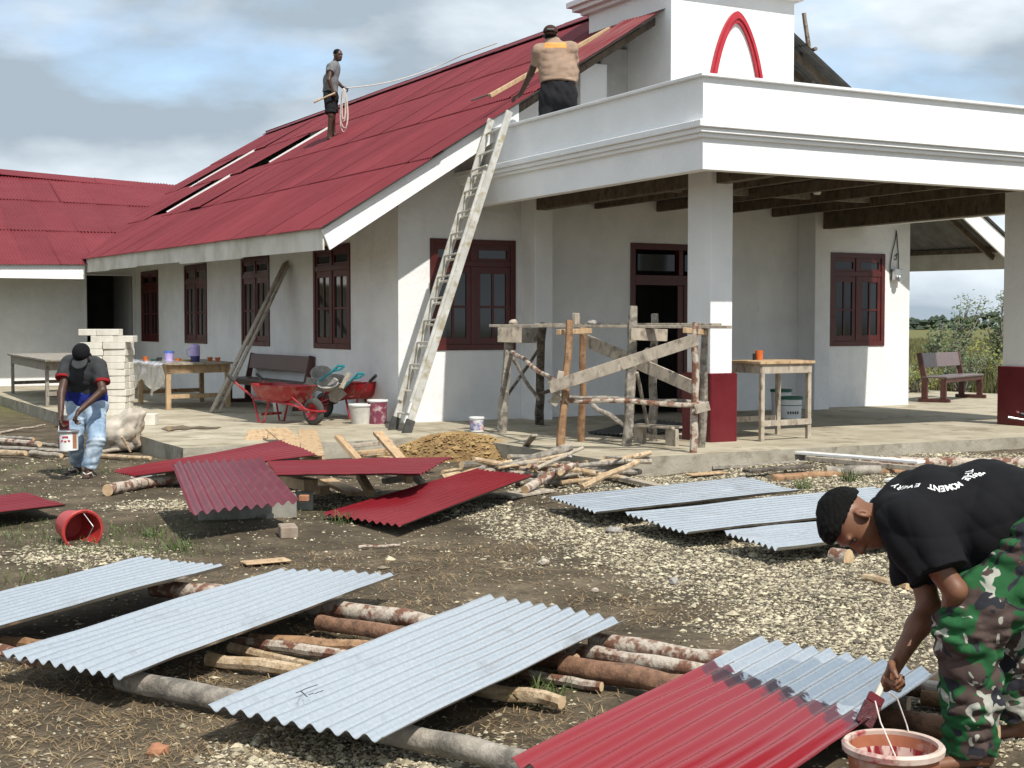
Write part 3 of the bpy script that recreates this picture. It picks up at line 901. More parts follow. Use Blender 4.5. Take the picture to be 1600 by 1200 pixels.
grs = _ramp(nt, nfine.outputs['Fac'], [(.3, (.034, .036, .016)), (.7, (.075, .075, .034))]).outputs[0]
c_ = _mix(nt, thr(1, nf, 1.2, 1.1, 1.6), c_, grs)
meadow = _ramp(nt, nf.outputs['Fac'], [(.3, (.10, .10, .035)), (.7, (.17, .16, .065))]).outputs[0]
c_ = _mix(nt, sp.outputs[2], c_, meadow)
nt.links.new(c_, b.inputs['Base Color']); b.inputs['Roughness'].default_value = .95; b.inputs['Specular IOR Level'].default_value = .15
_bump(nt, b, nf.outputs['Fac'], .9, .03)
ground = bpy.data.objects.new('ground', me); me.materials.append(m); COL.objects.link(ground)
tag(ground, kind='structure')

# ------------------------------------------------------------------ loose stones, straw and grass (nobody could count them)
def in_view(x, y, mg=60):
    v = Vector((x, y, 0)) - EYE
    w_ = v.dot(_F)
    if w_ < 2.5: return False
    px, py = 800 + FPX * v.dot(_R) / w_, 600 - FPX * v.dot(_U) / w_
    return -250 < px < 1850 and py < 1330
def on_slab(x, y): return (x > 7.73 and y > 12.36) or (x > 4.22 and y > 15.8)
r5 = random.Random(11)
SB = [((1, 0, 0), (-1, 0, 0), (0, 1, 0), (0, -1, 0), (0, 0, 1), (0, 0, -1)), ((0, 2, 4), (2, 1, 4), (1, 3, 4), (3, 0, 4), (2, 0, 5), (1, 2, 5), (3, 1, 5), (0, 3, 5))]
sv, sf, sc = [], [], []
n_st = 0
for it in range(400000):
    w_ = 3.6 + 13.5 * r5.random() ** 1.25
    px = r5.uniform(-150, 1750)
    q = EYE + _F * w_ + _R * ((px - 800) / FPX * w_)
    x, y = q.x, q.y
    if on_slab(x, y): continue
    g_ = gravel_b(x, y) + .62 * mnoise.noise(Vector((x * 1.5, y * 1.5, 2))) + .35 * mnoise.noise(Vector((x * 6, y * 6, 4)))
    pr_ = max(.03, min(1, (g_ - .34) * 1.15))
    if r5.random() > pr_: continue
    s_ = r5.uniform(.004, .0115) * (1.0 + .8 * (r5.random() < .10)) * (2.0 if r5.random() < .02 else 1)
    s_ *= .75 + .035 * w_
    a = r5.random() * 6.283
    ca, sa = math.cos(a), math.sin(a)
    e = (s_ * r5.uniform(.8, 1.5), s_ * r5.uniform(.6, 1.1), s_ * r5.uniform(.35, .7))
    z = gh(x, y) + e[2] * r5.uniform(.1, .6)
    b0 = len(sv)
    for vx in SB[0]:
        jx = 1 + r5.uniform(-.3, .3)
        lx, ly, lz = vx[0] * e[0] * jx + r5.uniform(-.2, .2) * s_, vx[1] * e[1] * jx + r5.uniform(-.2, .2) * s_, vx[2] * e[2] * jx
        sv.append((x + lx * ca - ly * sa, y + lx * sa + ly * ca, z + lz))
    sf += [tuple(b0 + k for k in f) for f in SB[1]]
    t = r5.random()
    c3 = (.50, .445, .315) if t > .64 else ((.29, .25, .17) if t > .30 else (.12, .10, .075))
    k = r5.uniform(.75, 1.15)
    sc += [c3[0] * k, c3[1] * k, c3[2] * k, 1.0] * 6
    n_st += 1
me = bpy.data.meshes.new('gravel'); me.from_pydata(sv, [], sf)
ca_ = me.color_attributes.new('tone', 'FLOAT_COLOR', 'POINT'); ca_.data.foreach_set('color', sc)
m, nt, b = nmat('gravel_stone')
a_ = nt.nodes.new('ShaderNodeAttribute'); a_.attribute_name = 'tone'
nt.links.new(a_.outputs['Color'], b.inputs['Base Color']); b.inputs['Roughness'].default_value = .9
me.materials.append(m); me.update()
o = bpy.data.objects.new('gravel', me); COL.objects.link(o)
tag(o, 'cream and grey coral gravel strewn over the dark soil', 'gravel', kind='stuff')
print('stones', n_st)

def blades(name, spots, mat, label, cat, seed):
    """spots: (x, y, z, height, lean, width)"""
    rr = random.Random(seed)
    v, f = [], []
    for x, y, z, h, ln, wd in spots:
        a = rr.random() * 6.283; s_ = rr.random() * 6.283
        dx, dy = math.cos(a) * ln, math.sin(a) * ln
        wx, wy = math.cos(s_) * wd / 2, math.sin(s_) * wd / 2
        b0 = len(v)
        v += [(x - wx, y - wy, z), (x + wx, y + wy, z), (x + dx * .45 + wx * .7, y + dy * .45 + wy * .7, z + h * .65), (x + dx * .45 - wx * .7, y + dy * .45 - wy * .7, z + h * .65), (x + dx, y + dy, z + h * (1 if ln < h else .6))]
        f += [(b0, b0 + 1, b0 + 2, b0 + 3), (b0 + 3, b0 + 2, b0 + 4)]
    me = bpy.data.meshes.new(name); me.from_pydata(v, [], f); me.materials.append(mat); me.update()
    o = bpy.data.objects.new(name, me); COL.objects.link(o)
    return tag(o, label, cat, kind='stuff')
M['grass'] = mat_vary('green_grass', (.05, .085, .02), (.12, .155, .045), 9, .6, 0, 0)
M['straw'] = mat_vary('dry_straw', (.17, .11, .055), (.33, .24, .13), 5, .8, 0, 0)
M['meadow'] = mat_vary('meadow_grass', (.075, .085, .025), (.18, .165, .065), .35, .8, 0, 0)
r6 = random.Random(5)
gs, ds = [], []
for it in range(120000):
    w_ = 3.6 + 13 * r6.random() ** 1.2
    q = EYE + _F * w_ + _R * (r6.uniform(-950, 950) / FPX * w_)
    x, y = q.x, q.y
    if on_slab(x, y): continue
    pn = mnoise.noise(Vector((x * 1.9, y * 1.9, 8)))
    g_ = grass_b(x, y) + .55 * pn - .30
    if r6.random() < (g_ - .05) * .6: gs.append((x, y, gh(x, y) - .005, r6.uniform(.02, .06), r6.uniform(.01, .05), r6.uniform(.004, .008)))
    d_ = dry_b(x, y) + .6 * mnoise.noise(Vector((x * 2.4, y * 2.4, 1))) - .22
    if r6.random() < d_ * .75: ds.append((x, y, gh(x, y) + .002, r6.uniform(.004, .03), r6.uniform(.03, .11), r6.uniform(.003, .006)))
for cx, cy, n, hh in ((845, 1095, 46, .16), (410, 800, 40, .16), (625, 815, 30, .14), (1255, 765, 60, .16), (1330, 755, 70, .17), (660, 985, 12, .12), (1075, 1035, 16, .1), (200, 700, 60, .16), (1440, 1010, 8, .08), (265, 690, 40, .14), (540, 820, 30, .14), (700, 1000, 8, .1), (280, 860, 50, .1), (240, 838, 50, .1)):
    p = P(cx, cy, z=0)
    for k in range(n):
        gs.append((p.x + r6.gauss(0, .05), p.y + r6.gauss(0, .05), gh(p.x, p.y), hh * r6.uniform(.4, 1), hh * r6.uniform(.2, 1.1), r6.uniform(.006, .011)))
blades('grass', gs, M['grass'], 'short green grass tufts scattered over the yard', 'grass', 1)
blades('straw', ds, M['straw'], 'dry brown straw littering the soil', 'straw', 2)
# meadow beyond the hall
ms = []
for it in range(34000):
    w_ = 27 + 110 * r6.random() ** 1.8
    px = r6.uniform(1380, 1640) if it % 3 else r6.uniform(-300, 1900)
    q = EYE + _F * w_ + _R * ((px - 800) / FPX * w_)
    if q.x < 22.8 and q.y > 12: continue
    if q.y < 12: continue
    ms.append((q.x, q.y, gh(q.x, q.y) - .02, r6.uniform(.35, .85), r6.uniform(.05, .35), r6.uniform(.012, .03) * (w_ / 30)))
blades('meadow_grass', ms, M['meadow'], 'tall olive meadow grass behind the hall', 'grass', 3)

# far wood on the horizon
M['farwood'] = mat_vary('far_foliage', (.018, .032, .022), (.045, .062, .036), .03, .9, 0, 0)
r8 = random.Random(21)
v, f = [], []
for k in range(5200):
    ang = r8.uniform(math.radians(-75), math.radians(75)) + YAW
    d = r8.uniform(640, 760)
    hgt = 5.2 + 2.2 * mnoise.noise(Vector((ang * 14, 0, 0))) + 1.6 * mnoise.noise(Vector((ang * 60, 0, 3)))
    c = Vector((math.sin(ang) * d, math.cos(ang) * d, r8.uniform(-.5, hgt)))
    s_ = r8.uniform(.9, 2.2)
    b0 = len(v)
    for vx in SB[0]:
        v.append(tuple(c + Vector((vx[0] * s_ * 1.6, vx[1] * s_ * 1.6, vx[2] * s_)) * r8.uniform(.6, 1.2)))
    f += [tuple(b0 + i for i in t) for t in SB[1]]
me = bpy.data.meshes.new('far_wood'); me.from_pydata(v, [], f); me.materials.append(M['farwood']); me.update()
o = bpy.data.objects.new('far_wood', me); COL.objects.link(o); tag(o, 'dark band of forest along the horizon', 'forest', kind='stuff')

# shrubs and saplings beyond the porch
M['leafA'] = mat_vary('sapling_leaf', (.045, .075, .025), (.11, .15, .055), 2, .6, 0, 0)
M['leafB'] = mat_vary('yellow_green_leaf', (.09, .12, .015), (.20, .20, .03), 3, .6, 0, 0)
def shrub(name, base, h, spread, nb, nl, mat, lean, label, cat, seed, ls=.07):
    rr = random.Random(seed)
    t = thing(name, base, label, cat, 'shrubs beyond the porch')
    tr, lf = MB(), MB()
    base = Vector(base)
    for k in range(nb):
        a = rr.random() * 6.283
        tip = base + Vector((math.cos(a) * spread * rr.uniform(.2, 1), math.sin(a) * spread * rr.uniform(.2, 1), h * rr.uniform(.55, 1))) + Vector(lean) * rr.uniform(.5, 1)
        mid = base.lerp(tip, .5) + Vector((rr.gauss(0, .06), rr.gauss(0, .06), .1))
        tr.tube([base + Vector((rr.gauss(0, .04), rr.gauss(0, .04), 0)), mid, tip], [.03, .018, .006], 5)
        for q in range(nl):
            s_ = rr.random() ** .6
            p = base.lerp(mid, min(1, s_ * 2)) if s_ < .5 else mid.lerp(tip, s_ * 2 - 1)
            if s_ < .25: continue
            p = p + Vector((rr.gauss(0, .11), rr.gauss(0, .11), rr.gauss(0, .09)))
            d = Vector((rr.gauss(0, 1), rr.gauss(0, 1), rr.gauss(.3, .8))).normalized() + Vector(lean) * .8
            d = d.normalized(); n_ = d.orthogonal().normalized()
            L = ls * rr.uniform(.7, 1.6); Wd = L * .3
            lf.add([p, p + d * L * .5 + n_ * Wd, p + d * L, p + d * L * .5 - n_ * Wd], [(0, 1, 2, 3)])
    tr.build('stem', M['barkgrey'], t); lf.build('crown', mat, t, recalc=False)
    return t
def gp(px, w_):
    q = EYE + _F * w_ + _R * ((px - 800) / FPX * w_)
    return Vector((q.x, q.y, gh(q.x, q.y)))
shrub('sapling', gp(1452, 34), 1.9, .55, 13, 90, M['leafA'], (.35, -.2, 0), 'windswept grey green sapling leaning right beside the hall corner', 'sapling', 31)
shrub('sapling', gp(1482, 36), 2.25, .5, 10, 100, M['leafA'], (.6, -.3, .1), 'taller sapling with a feathery tip above the brown bench', 'sapling', 32)
shrub('sapling', gp(1556, 33), 2.2, .35, 11, 110, M['leafA'], (.1, -.05, .2), 'upright sapling half hidden behind the right porch column', 'sapling', 33)
shrub('bush', gp(1432, 29.5), .75, .6, 14, 60, M['leafB'], (0, 0, 0), 'low yellow green bush left of the brown bench', 'bush', 34, .05)
shrub('bush', gp(1545, 31), 1.3, .5, 12, 70, M['leafB'], (0, 0, 0), 'yellow green bush behind the right end of the brown bench', 'bush', 35, .06)
shrub('bush', gp(1505, 30), .95, .7, 14, 60, M['leafA'], (0, 0, 0), 'dark leafy bush behind the backrest of the brown bench', 'bush', 36, .06)
shrub('bush', gp(1400, 31), .8, .5, 10, 50, M['leafA'], (0, 0, 0), 'small dark bush at the foot of the hall corner', 'bush', 37, .06)
# ================================================================== corrugated sheets lying in the yard
def bil(A, B, C, D, s, t):
    """A near-left, B far-left, C far-right, D near-right; s across (A->D), t along (A->B)"""
    return (A * (1 - t) + B * t) * (1 - s) + (D * (1 - t) + C * t) * s
def yard_sheet(name, A, B, C, D, mats, label, cat, group, waves=10, amp=.013, sag=.0, curl=0.0, nv=14, seg=8, attr=False, seed=0):
    A, B, C, D = map(Vector, (A, B, C, D))
    nrm = (D - A).cross(B - A).normalized()
    if nrm.z < 0: nrm = -nrm
    nu = waves * seg
    V, Fs, mi, al = [], [], [], []
    for layer in (0, 1):
        for j in range(nv + 1):
            t = j / nv
            for i in range(nu + 1):
                s = i / nu
                p = bil(A, B, C, D, s, t)
                z = amp * math.cos(2 * math.pi * waves * s) - .0022 * layer
                z += -sag * math.sin(math.pi * t) + curl * (2 * s - 1) ** 2 + .012 * mnoise.noise(Vector((s * 2.2, t * 2.6, seed))) + .004 * mnoise.noise(Vector((s * 9, t * 11, seed)))
                V.append(p + nrm * z)
                al.append(t + .16 * (s - .5))
    st = (nu + 1) * (nv + 1)
    for j in range(nv):
        for i in range(nu):
            a = j * (nu + 1) + i
            Fs.append((a, a + 1, a + nu + 2, a + nu + 1)); mi.append(0)
            Fs.append((st + a, st + a + nu + 1, st + a + nu + 2, st + a + 1)); mi.append(1)
    def rim(ids):                               # cut edges get their own vertices
        e0, n_ = len(V), len(ids)
        V.extend([V[i] for i in ids] + [V[st + i] for i in ids]); al.extend([al[i] for i in ids] * 2)
        for i in range(n_ - 1):
            Fs.append((e0 + i, e0 + n_ + i, e0 + n_ + i + 1, e0 + i + 1)); mi.append(0)
    for row in (0, nv): rim([row * (nu + 1) + i for i in range(nu + 1)])
    for cidx in (0, nu): rim([j * (nu + 1) + cidx for j in range(nv + 1)])
    me = bpy.data.meshes.new(name)
    base = (A + B + C + D) / 4
    me.from_pydata([tuple(v - base) for v in V], [], Fs)
    for m_ in mats: me.materials.append(m_)
    me.polygons.foreach_set('material_index', mi)
    me.polygons.foreach_set('use_smooth', [i < 2 * nu * nv for i in range(len(Fs))])
    if attr:
        la = me.attributes.new('along', 'FLOAT', 'POINT'); la.data.foreach_set('value', al)
    me.update()
    o = bpy.data.objects.new(name, me); o.location = base; COL.objects.link(o); ORG[o.name] = base
    return tag(o, label, cat, group)
Z2, RR = [M['zinc'], M['zinc']], [M['redsheet'], M['zincold']]
gA, gB, gC = 'zinc sheets laid out on logs', 'zinc sheets on the gravel', 'red painted sheets drying by the porch'
C1, B1 = P(358, 883, z=.19), P(222, 873, z=.19)
dr1 = (P(0, 986, z=.15) - C1); dr1 = dr1.normalized() * 2.25; dr1.z = -.03
yard_sheet('zinc_sheet', B1 + dr1, B1, C1, C1 + dr1, Z2, 'bare zinc sheet cut off by the left edge, behind the other zinc sheets', 'roofing sheet', gA, seed=1)
yard_sheet('zinc_sheet', P(3, 1022, z=.15), P(440, 891, z=.18), P(628, 897, z=.18), P(196, 1060, z=.15), Z2, 'bare zinc sheet with white smears, second from the left in front', 'roofing sheet', gA, seed=2)
s3 = yard_sheet('zinc_sheet', P(325, 1106, z=.15), P(765, 932, z=.18), P(980, 970, z=.18), P(600, 1157, z=.15), Z2, 'bare zinc sheet with a small black stamp, left of the half painted one', 'roofing sheet', gA, seed=3)
A4, B4, C4 = P(800, 1190, z=.15), P(1190, 998, z=.18), P(1470, 1051, z=.18)
D4 = A4 + (C4 - B4) * .96; D4.z = .15
s4 = yard_sheet('half_painted_sheet', A4, B4, C4, D4, [M['zincpaint'], M['zinc']], 'zinc sheet being painted red, still bare at its far end', 'roofing sheet', gA, attr=True, seed=4)
G1 = [P(861, 778, z=.13), P(1164, 747, z=.19), P(1252, 767, z=.19), P(932, 801, z=.13)]
yard_sheet('zinc_sheet', *G1, Z2, 'bare zinc sheet lying on gravel nearest the porch', 'roofing sheet', gB, 11, .012, seed=5)
g2A, g2D = P(977, 802, z=.13), P(1076, 834, z=.11)
dv = (G1[1] - G1[0]); dv = dv.normalized() * 2.6; dv.z = .05
yard_sheet('zinc_sheet', g2A, g2A + dv, g2D + dv * .99, g2D, Z2, 'bare zinc sheet on gravel, middle of the three behind the painter', 'roofing sheet', gB, 11, .012, seed=6)
g3A, g3D = P(1132, 832, z=.13), P(1216, 859, z=.12)
dv3 = dv * .62 + (g3D - g3A) * .05
yard_sheet('zinc_sheet', g3A, g3A + dv3, g3D + dv3, g3D, Z2, 'short bare zinc sheet just left of the painter\'s head', 'roofing sheet', gB, 9, .014, seed=7)
yard_sheet('red_sheet', P(505, 803, z=.06), P(747, 733, z=.22), P(836, 743, z=.24), P(630, 822, z=.08), RR, 'glossy red sheet tilted towards the viewer in front of the firewood', 'roofing sheet', gC, 11, .012, seed=8)
yard_sheet('red_sheet', P(418, 722, z=.34), P(706, 715, z=.33), P(655, 741, z=.34), P(432, 743, z=.34), RR, 'long flat red sheet on timber frames in front of the soil heap', 'roofing sheet', gC, 11, .010, seed=9)
yard_sheet('red_sheet', P(297, 803, z=.22), P(266, 723, z=.46), P(405, 717, z=.46), P(466, 783, z=.22), [M['redsheet_pink'], M['zincold']], 'pink streaked red sheet with wide ribs propped on a block', 'roofing sheet', gC, 10, .017, seed=10)
yard_sheet('red_sheet', P(178, 736, z=.14), P(440, 689, z=.36), P(497, 712, z=.36), P(212, 745, z=.12), RR, 'narrow red sheet reaching up to the pale boards at the slab', 'roofing sheet', gC, 11, .010, seed=11)
B0, C0 = P(42, 771, z=.12), P(103, 790, z=.12)
d0 = Vector((-1.0, -.45, 0)).normalized() * 1.6
yard_sheet('red_sheet', B0 + d0, B0, C0, C0 + d0, RR, 'red sheet cut off by the left edge behind the tipped bucket', 'roofing sheet', gC, 11, .011, seed=12)
# small black maker's stamp printed on one zinc sheet
st_ = MB()
def surf3(px, py): return P(px, py, z=.172)
for (x0, y0, x1, y1) in ((462, 1086, 470, 1083), (470, 1083, 476, 1080), (476, 1080, 484, 1077), (484, 1077, 496, 1073), (470, 1083, 480, 1092), (482, 1089, 490, 1086), (492, 1087, 499, 1084), (500, 1084, 505, 1082)):
    a, c = surf3(x0, y0), surf3(x1, y1)
    st_.plank(a + UP * .008, c + UP * .008, .005, .0012, (c - a).cross(UP))
st_.build('maker_stamp', M['black'], s3)

# ================================================================== logs, sticks and timber
gl_name = 'logs under the zinc sheets'
def log(name, pts, rad, mat, label, cat, group, n=10, seed=0, jit=.10, ends=True, wob=.012):
    rr = random.Random(seed)
    pts = [Vector(p) for p in pts]
    out, rads = [], []
    if group == gl_name: rad = tuple(q * .74 for q in rad)
    segs = max(5, int((pts[-1] - pts[0]).length / .16))
    r0, r1 = rad if hasattr(rad, '__len__') else (rad, rad * .88)
    for k in range(segs + 1):
        t = k / segs
        f = t * (len(pts) - 1); i = min(int(f), len(pts) - 2)
        p = pts[i].lerp(pts[i + 1], f - i)
        p = p + Vector((rr.gauss(0, wob * .45), rr.gauss(0, wob * .45), rr.gauss(0, wob * .25))) * (0 if k in (0, segs) else 1)
        out.append(p); rads.append((r0 + (r1 - r0) * t) * rr.uniform(.96, 1.05))
    base = (out[0] + out[-1]) / 2
    mb = MB()
    mb.tube(out, rads, n, True, jit, seed)
    if ends:
        mb.m[-1] = 1; mb.m[-2] = 1
        o = mb.build(name, [mat, M['cutend']], None, smooth='auto', loc=base)
    else:
        o = mb.build(name, mat, None, smooth='auto', loc=base)
    return tag(o, label, cat, group)
gl = 'logs under the zinc sheets'
def gp2(x, y, z): return P(x, y, z=z)
log('log', [gp2(190, 1062, .07), gp2(500, 1122, .07), gp2(850, 1196, .07), gp2(1180, 1262, .07)], (.065, .058), M['barkgrey'], 'long grey barked log under the near ends of the zinc sheets', 'log', gl, 12, 1)
log('log', [gp2(240, 917, .085), gp2(470, 942, .085), gp2(760, 985, .08)], (.07, .06), M['barkpale'], 'pale patchy log under the two left zinc sheets\' far ends', 'log', gl, 12, 2)
log('log', [gp2(925, 1003, .075), gp2(1130, 1032, .075), gp2(1500, 1085, .075)], (.062, .055), M['barkpale'], 'pale patchy log behind the half painted sheet', 'log', gl, 12, 3)
log('log', [gp2(890, 1016, .06), gp2(1120, 1052, .06), gp2(1420, 1100, .06)], (.05, .045), M['barkpale'], 'thinner pale log between two others by the half painted sheet', 'log', gl, 10, 4)
log('log', [gp2(500, 972, .065), gp2(640, 994, .065), gp2(900, 1036, .065)], (.055, .055), M['barkred'], 'reddish log just behind the stamped zinc sheet', 'log', gl, 10, 5)
log('log', [gp2(880, 1040, .07), gp2(1080, 1073, .07), gp2(1560, 1150, .07)], (.068, .06), M['barkred'], 'thick reddish brown log under the half painted sheet', 'log', gl, 12, 6)
log('log', [gp2(1440, 1090, .05), gp2(1620, 1110, .05)], (.045, .04), M['barkorange'], 'peeled log end below the painter\'s brush hand', 'log', gl, 10, 7)
gs_ = 'thin sticks between the zinc sheets'
for i, (a, c, r, mt, lb) in enumerate([
    ((4, 1003), (90, 1010), .03, 'barkorange', 'orange stick end left of the smeared zinc sheet'),
    ((-30, 1012), (70, 1033), .04, 'barkpale', 'pale log end at the left edge under the smeared sheet'),
    ((325, 1030), (470, 1048), .034, 'barktan', 'tan stick nearest the stamped zinc sheet\'s left corner'),
    ((360, 1012), (505, 1046), .026, 'barktan', 'thin tan stick crossing two others left of the stamped sheet'),
    ((370, 1003), (560, 1026), .03, 'barkpale', 'pale stick in the middle of three beside the stamped sheet'),
    ((390, 1000), (600, 1012), .032, 'barkorange', 'rusty stick farthest back between the second and third sheets'),
    ((745, 1076), (878, 1098), .034, 'barktan', 'split tan stick poking out right of the stamped sheet'),
    ((815, 1053), (940, 1073), .024, 'barkpale', 'thin pale stick ending between stamped and painted sheets')]):
    log('stick', [gp2(*a, r + .005), gp2(*c, r + .005)], (r, r * .9), M[mt], lb, 'stick', gs_, 8, 40 + i)
log('short_log', [gp2(1350, 903, .03), gp2(1420, 918, .03)], (.028, .03), M['barktan'], 'short tan stick lying alone on the gravel before the painter', 'stick', None, 8, 60)
log('round_log', [P(1300, 868, z=.055), P(1325, 871, z=.055) - DH * .02, ], (.055, .055), M['barkpale'], 'log end showing its pale cut face beside the painter\'s head', 'log', None, 12, 61, wob=0)
# firewood heap by the gravel
r9 = random.Random(77)
gw = 'sticks in the firewood heap'
cw = P(858, 752, z=0)
dW = (P(960, 735, z=0) - P(760, 755, z=0)).normalized()
nW = Vector((-dW.y, dW.x, 0))
for k in range(70):
    c = cw + dW * r9.gauss(0, .55) + nW * r9.gauss(0, .34) + UP * (.03 + abs(r9.gauss(0, .09)) * 1.2)
    a = r9.gauss(0, .45); d = dW * math.cos(a) + nW * math.sin(a); d.z = r9.gauss(0, .10)
    L = r9.uniform(.12, .42); r = r9.uniform(.012, .036)
    c.z = max(c.z, r + abs(d.z) * L + .01)
    log('firewood_stick', [c - d * L, c + d * L], (r, r * r9.uniform(.7, 1)), M[r9.choice(['barktan', 'woodgrey', 'barkgrey', 'woodold', 'barktan', 'barkgrey', 'barkpale'])],
        'short stick in the tangled firewood heap beside the porch step', 'stick', gw, 8, 100 + k, ends=True)
log('branch', [P(775, 738, z=.12), P(830, 718, z=.20), P(890, 700, z=.28)], (.055, .05), M['barkgrey'], 'thick grey branch on top of the firewood heap', 'branch', None, 10, 200)
log('branch', [P(690, 748, z=.10), P(760, 733, z=.16), P(800, 722, z=.22)], (.045, .03), M['barktan'], 'split tan branch at the left of the firewood heap', 'branch', None, 10, 201)
log('branch', [P(820, 765, z=.08), P(850, 747, z=.14), P(893, 728, z=.20)], (.04, .035), M['barkpale'], 'pale crooked branch at the front of the firewood heap', 'branch', None, 10, 202)
def board(name, a, c, wd, th, mat, label, cat='board', group=None, side=None, bev=.004):
    a, c = Vector(a), Vector(c)
    base = (a + c) / 2
    sd = side if side is not None else (c - a).cross(UP)
    mb = MB().plank(a, c, wd, th, sd)
    return tag(mb.build(name, mat, None, bevel=bev, loc=base), label, cat, group)
gb = 'loose boards in the yard'
board('board', P(868, 706, z=.22), P(963, 728, z=.10), .16, .02, M['concwhite'], 'white board lying across the firewood heap', 'board', gb)
board('board', P(948, 742, z=.05), P(1105, 777, z=.03), .10, .035, M['woodold'], 'long weathered plank on gravel right of the firewood heap', 'board', gb)
board('board', P(783, 776, z=.03), P(850, 765, z=.04), .26, .025, M['woodold'], 'short pale plank right of the tilted red sheet', 'board', gb)
board('board', P(380, 880, z=.02), P(450, 874, z=.02), .14, .012, M['woodnew'], 'small orange board lying alone behind the zinc sheets', 'board', gb)
board('board', P(818, 700, z=.14), P(835, 680, z=.40), .07, .03, M['woodold'], 'offcut standing upright in the firewood heap', 'board', gb)
board('board', P(395, 701, z=.12), P(404, 672, z=.30), .26, .02, M['woodnew'], 'pale board leaning on the slab, leftmost', 'board', gb, RH)
board('board', P(425, 700, z=.10), P(425, 669, z=.32), .10, .025, M['woodnew'], 'narrow board leaning on the slab beside the leftmost one', 'board', gb, RH)
board('board', P(490, 718, z=.10), P(432, 670, z=.34), .28, .02, M['woodnew'], 'broad board slanting across the slab edge', 'board', gb, RH + DH * .6)
board('board', P(490, 712, z=.16), P(480, 672, z=.30), .24, .02, M['woodnew'], 'mottled board at the right of the leaning group', 'board', gb, RH)
for i, (a, c, wd, lb) in enumerate([(((527, 681), .44), ((560, 718), .20), .11, 'slanting timber at the left of the open frame before the soil heap'),
                                    (((590, 676), .44), ((627, 718), .20), .11, 'slanting timber at the right of the open frame before the soil heap'),
                                    (((546, 697), .24), ((612, 690), .26), .09, 'upper cross board of the open frame before the soil heap'),
                                    (((556, 708), .18), ((620, 702), .18), .11, 'lower cross board of the open frame before the soil heap'),
                                    (((556, 712), .10), ((680, 722), .12), .10, 'board flat behind the long red sheet')]):
    board('timber', P(*a[0], z=a[1]), P(*c[0], z=c[1]), wd, .04, M['woodnew'] if i != 2 else M['woodold'], lb, 'timber', 'timbers of the open frame')
for i, (a, c, wd, th, mt, lb) in enumerate([
    (((436, 748), .18), ((486, 758), .18), .14, .10, 'woodnew', 'thick orange board under the left end of the long red sheet'),
    (((480, 760), .08), ((508, 766), .08), .10, .08, 'woodnew', 'short block of timber before the long red sheet'),
    (((505, 748), .12), ((558, 772), .06), .16, .035, 'woodnew', 'board slanting down in front of the long red sheet'),
    (((562, 742), .22), ((580, 772), .08), .07, .07, 'woodnew', 'square timber sticking out under the long red sheet'),
    (((600, 752), .14), ((640, 746), .16), .10, .05, 'woodgrey', 'grey plank under the long red sheet'),
    (((626, 738), .25), ((640, 750), .20), .07, .07, 'woodnew', 'square timber end under the right of the long red sheet'),
    (((645, 742), .2), ((660, 755), .14), .06, .06, 'woodold', 'small timber end right of the square one'),
    (((440, 735), .25), ((520, 728), .25), .08, .08, 'woodold', 'bearer timber under the left half of the long red sheet'),
    (((620, 735), .25), ((600, 728), .25), .08, .08, 'woodold', 'bearer timber under the right half of the long red sheet'),
    (((205, 744), .05), ((246, 742), .06), .09, .03, 'concwhite', 'small cream board by the left man\'s sandals')]):
    board('timber', P(*a[0], z=a[1]), P(*c[0], z=c[1]), wd, th, M[mt], lb, 'timber', 'timbers around the red sheets')
log('log', [P(168, 766, z=.06), P(225, 753, z=.07), P(330, 745, z=.07)], (.06, .05), M['barkpale'], 'crooked pale log in front of the narrow red sheet', 'log', None, 12, 210)
log('log', [P(262, 745, z=.10), P(345, 735, z=.12)], (.055, .05), M['barkorange'], 'log with orange cut end under the narrow red sheet', 'log', None, 12, 211)
# scrap wood at far left
gq = 'scrap wood at the left edge'
for k, (a, c, r, mt) in enumerate([((-10, 688), (62, 694), .045, 'barkpale'), ((0, 700), (92, 704), .03, 'woodgrey'), ((-10, 707), (40, 708), .04, 'barktan'), ((48, 708), (96, 712), .035, 'woodold'), ((0, 676), (70, 664), .02, 'woodold'), ((30, 690), (100, 698), .03, 'barkgrey'), ((60, 704), (112, 706), .03, 'woodold'), ((-20, 682), (52, 686), .03, 'woodgrey'), ((140, 712), (235, 716), .03, 'barktan'), ((150, 706), (210, 700), .025, 'woodold')]):
    log('scrap_stick', [P(*a, z=r), P(*c, z=r + .02)], (r, r * .8), M[mt], 'weathered stick in the scrap strip before the far left slab', 'stick', gq, 8, 300 + k)
# long timbers on the right in front of the porch
gr_ = 'timbers lying before the porch'
for k, (a, c, wd, th, mt, lb) in enumerate([
    (((1196, 703), .16), ((1440, 722), .16), .16, .03, 'concwhite', 'long white painted board on the timber pile before the porch'),
    (((1260, 716), .13), ((1465, 735), .12), .05, .05, 'woodold', 'thin batten crossing the timber pile before the porch'),
    (((1140, 700), .12), ((1290, 712), .12), .08, .03, 'woodgrey', 'grey plank under the white board before the porch'),
    (((1110, 730), .05), ((1275, 722), .06), .12, .04, 'woodgrey', 'weathered plank on gravel left of the timber pile'),
    (((1165, 736), .09), ((1265, 728), .11), .14, .03, 'barkdark', 'black rotten plank at the left of the timber pile'),
    (((1400, 752), .06), ((1480, 738), .05), .26, .03, 'concwhite', 'pale board half hidden behind the painter\'s back'),
    (((1075, 742), .04), ((1130, 738), .04), .12, .02, 'woodnew', 'reddish offcut on the gravel before the porch')]):
    board('board', P(*a[0], z=a[1]), P(*c[0], z=c[1]), wd, th, M[mt], lb, 'board', gr_)
log('log', [P(1340, 722, z=.09), P(1640, 724, z=.09)], (.06, .06), M['barkpale'], 'long pale log right of the white board', 'log', gr_, 10, 221)
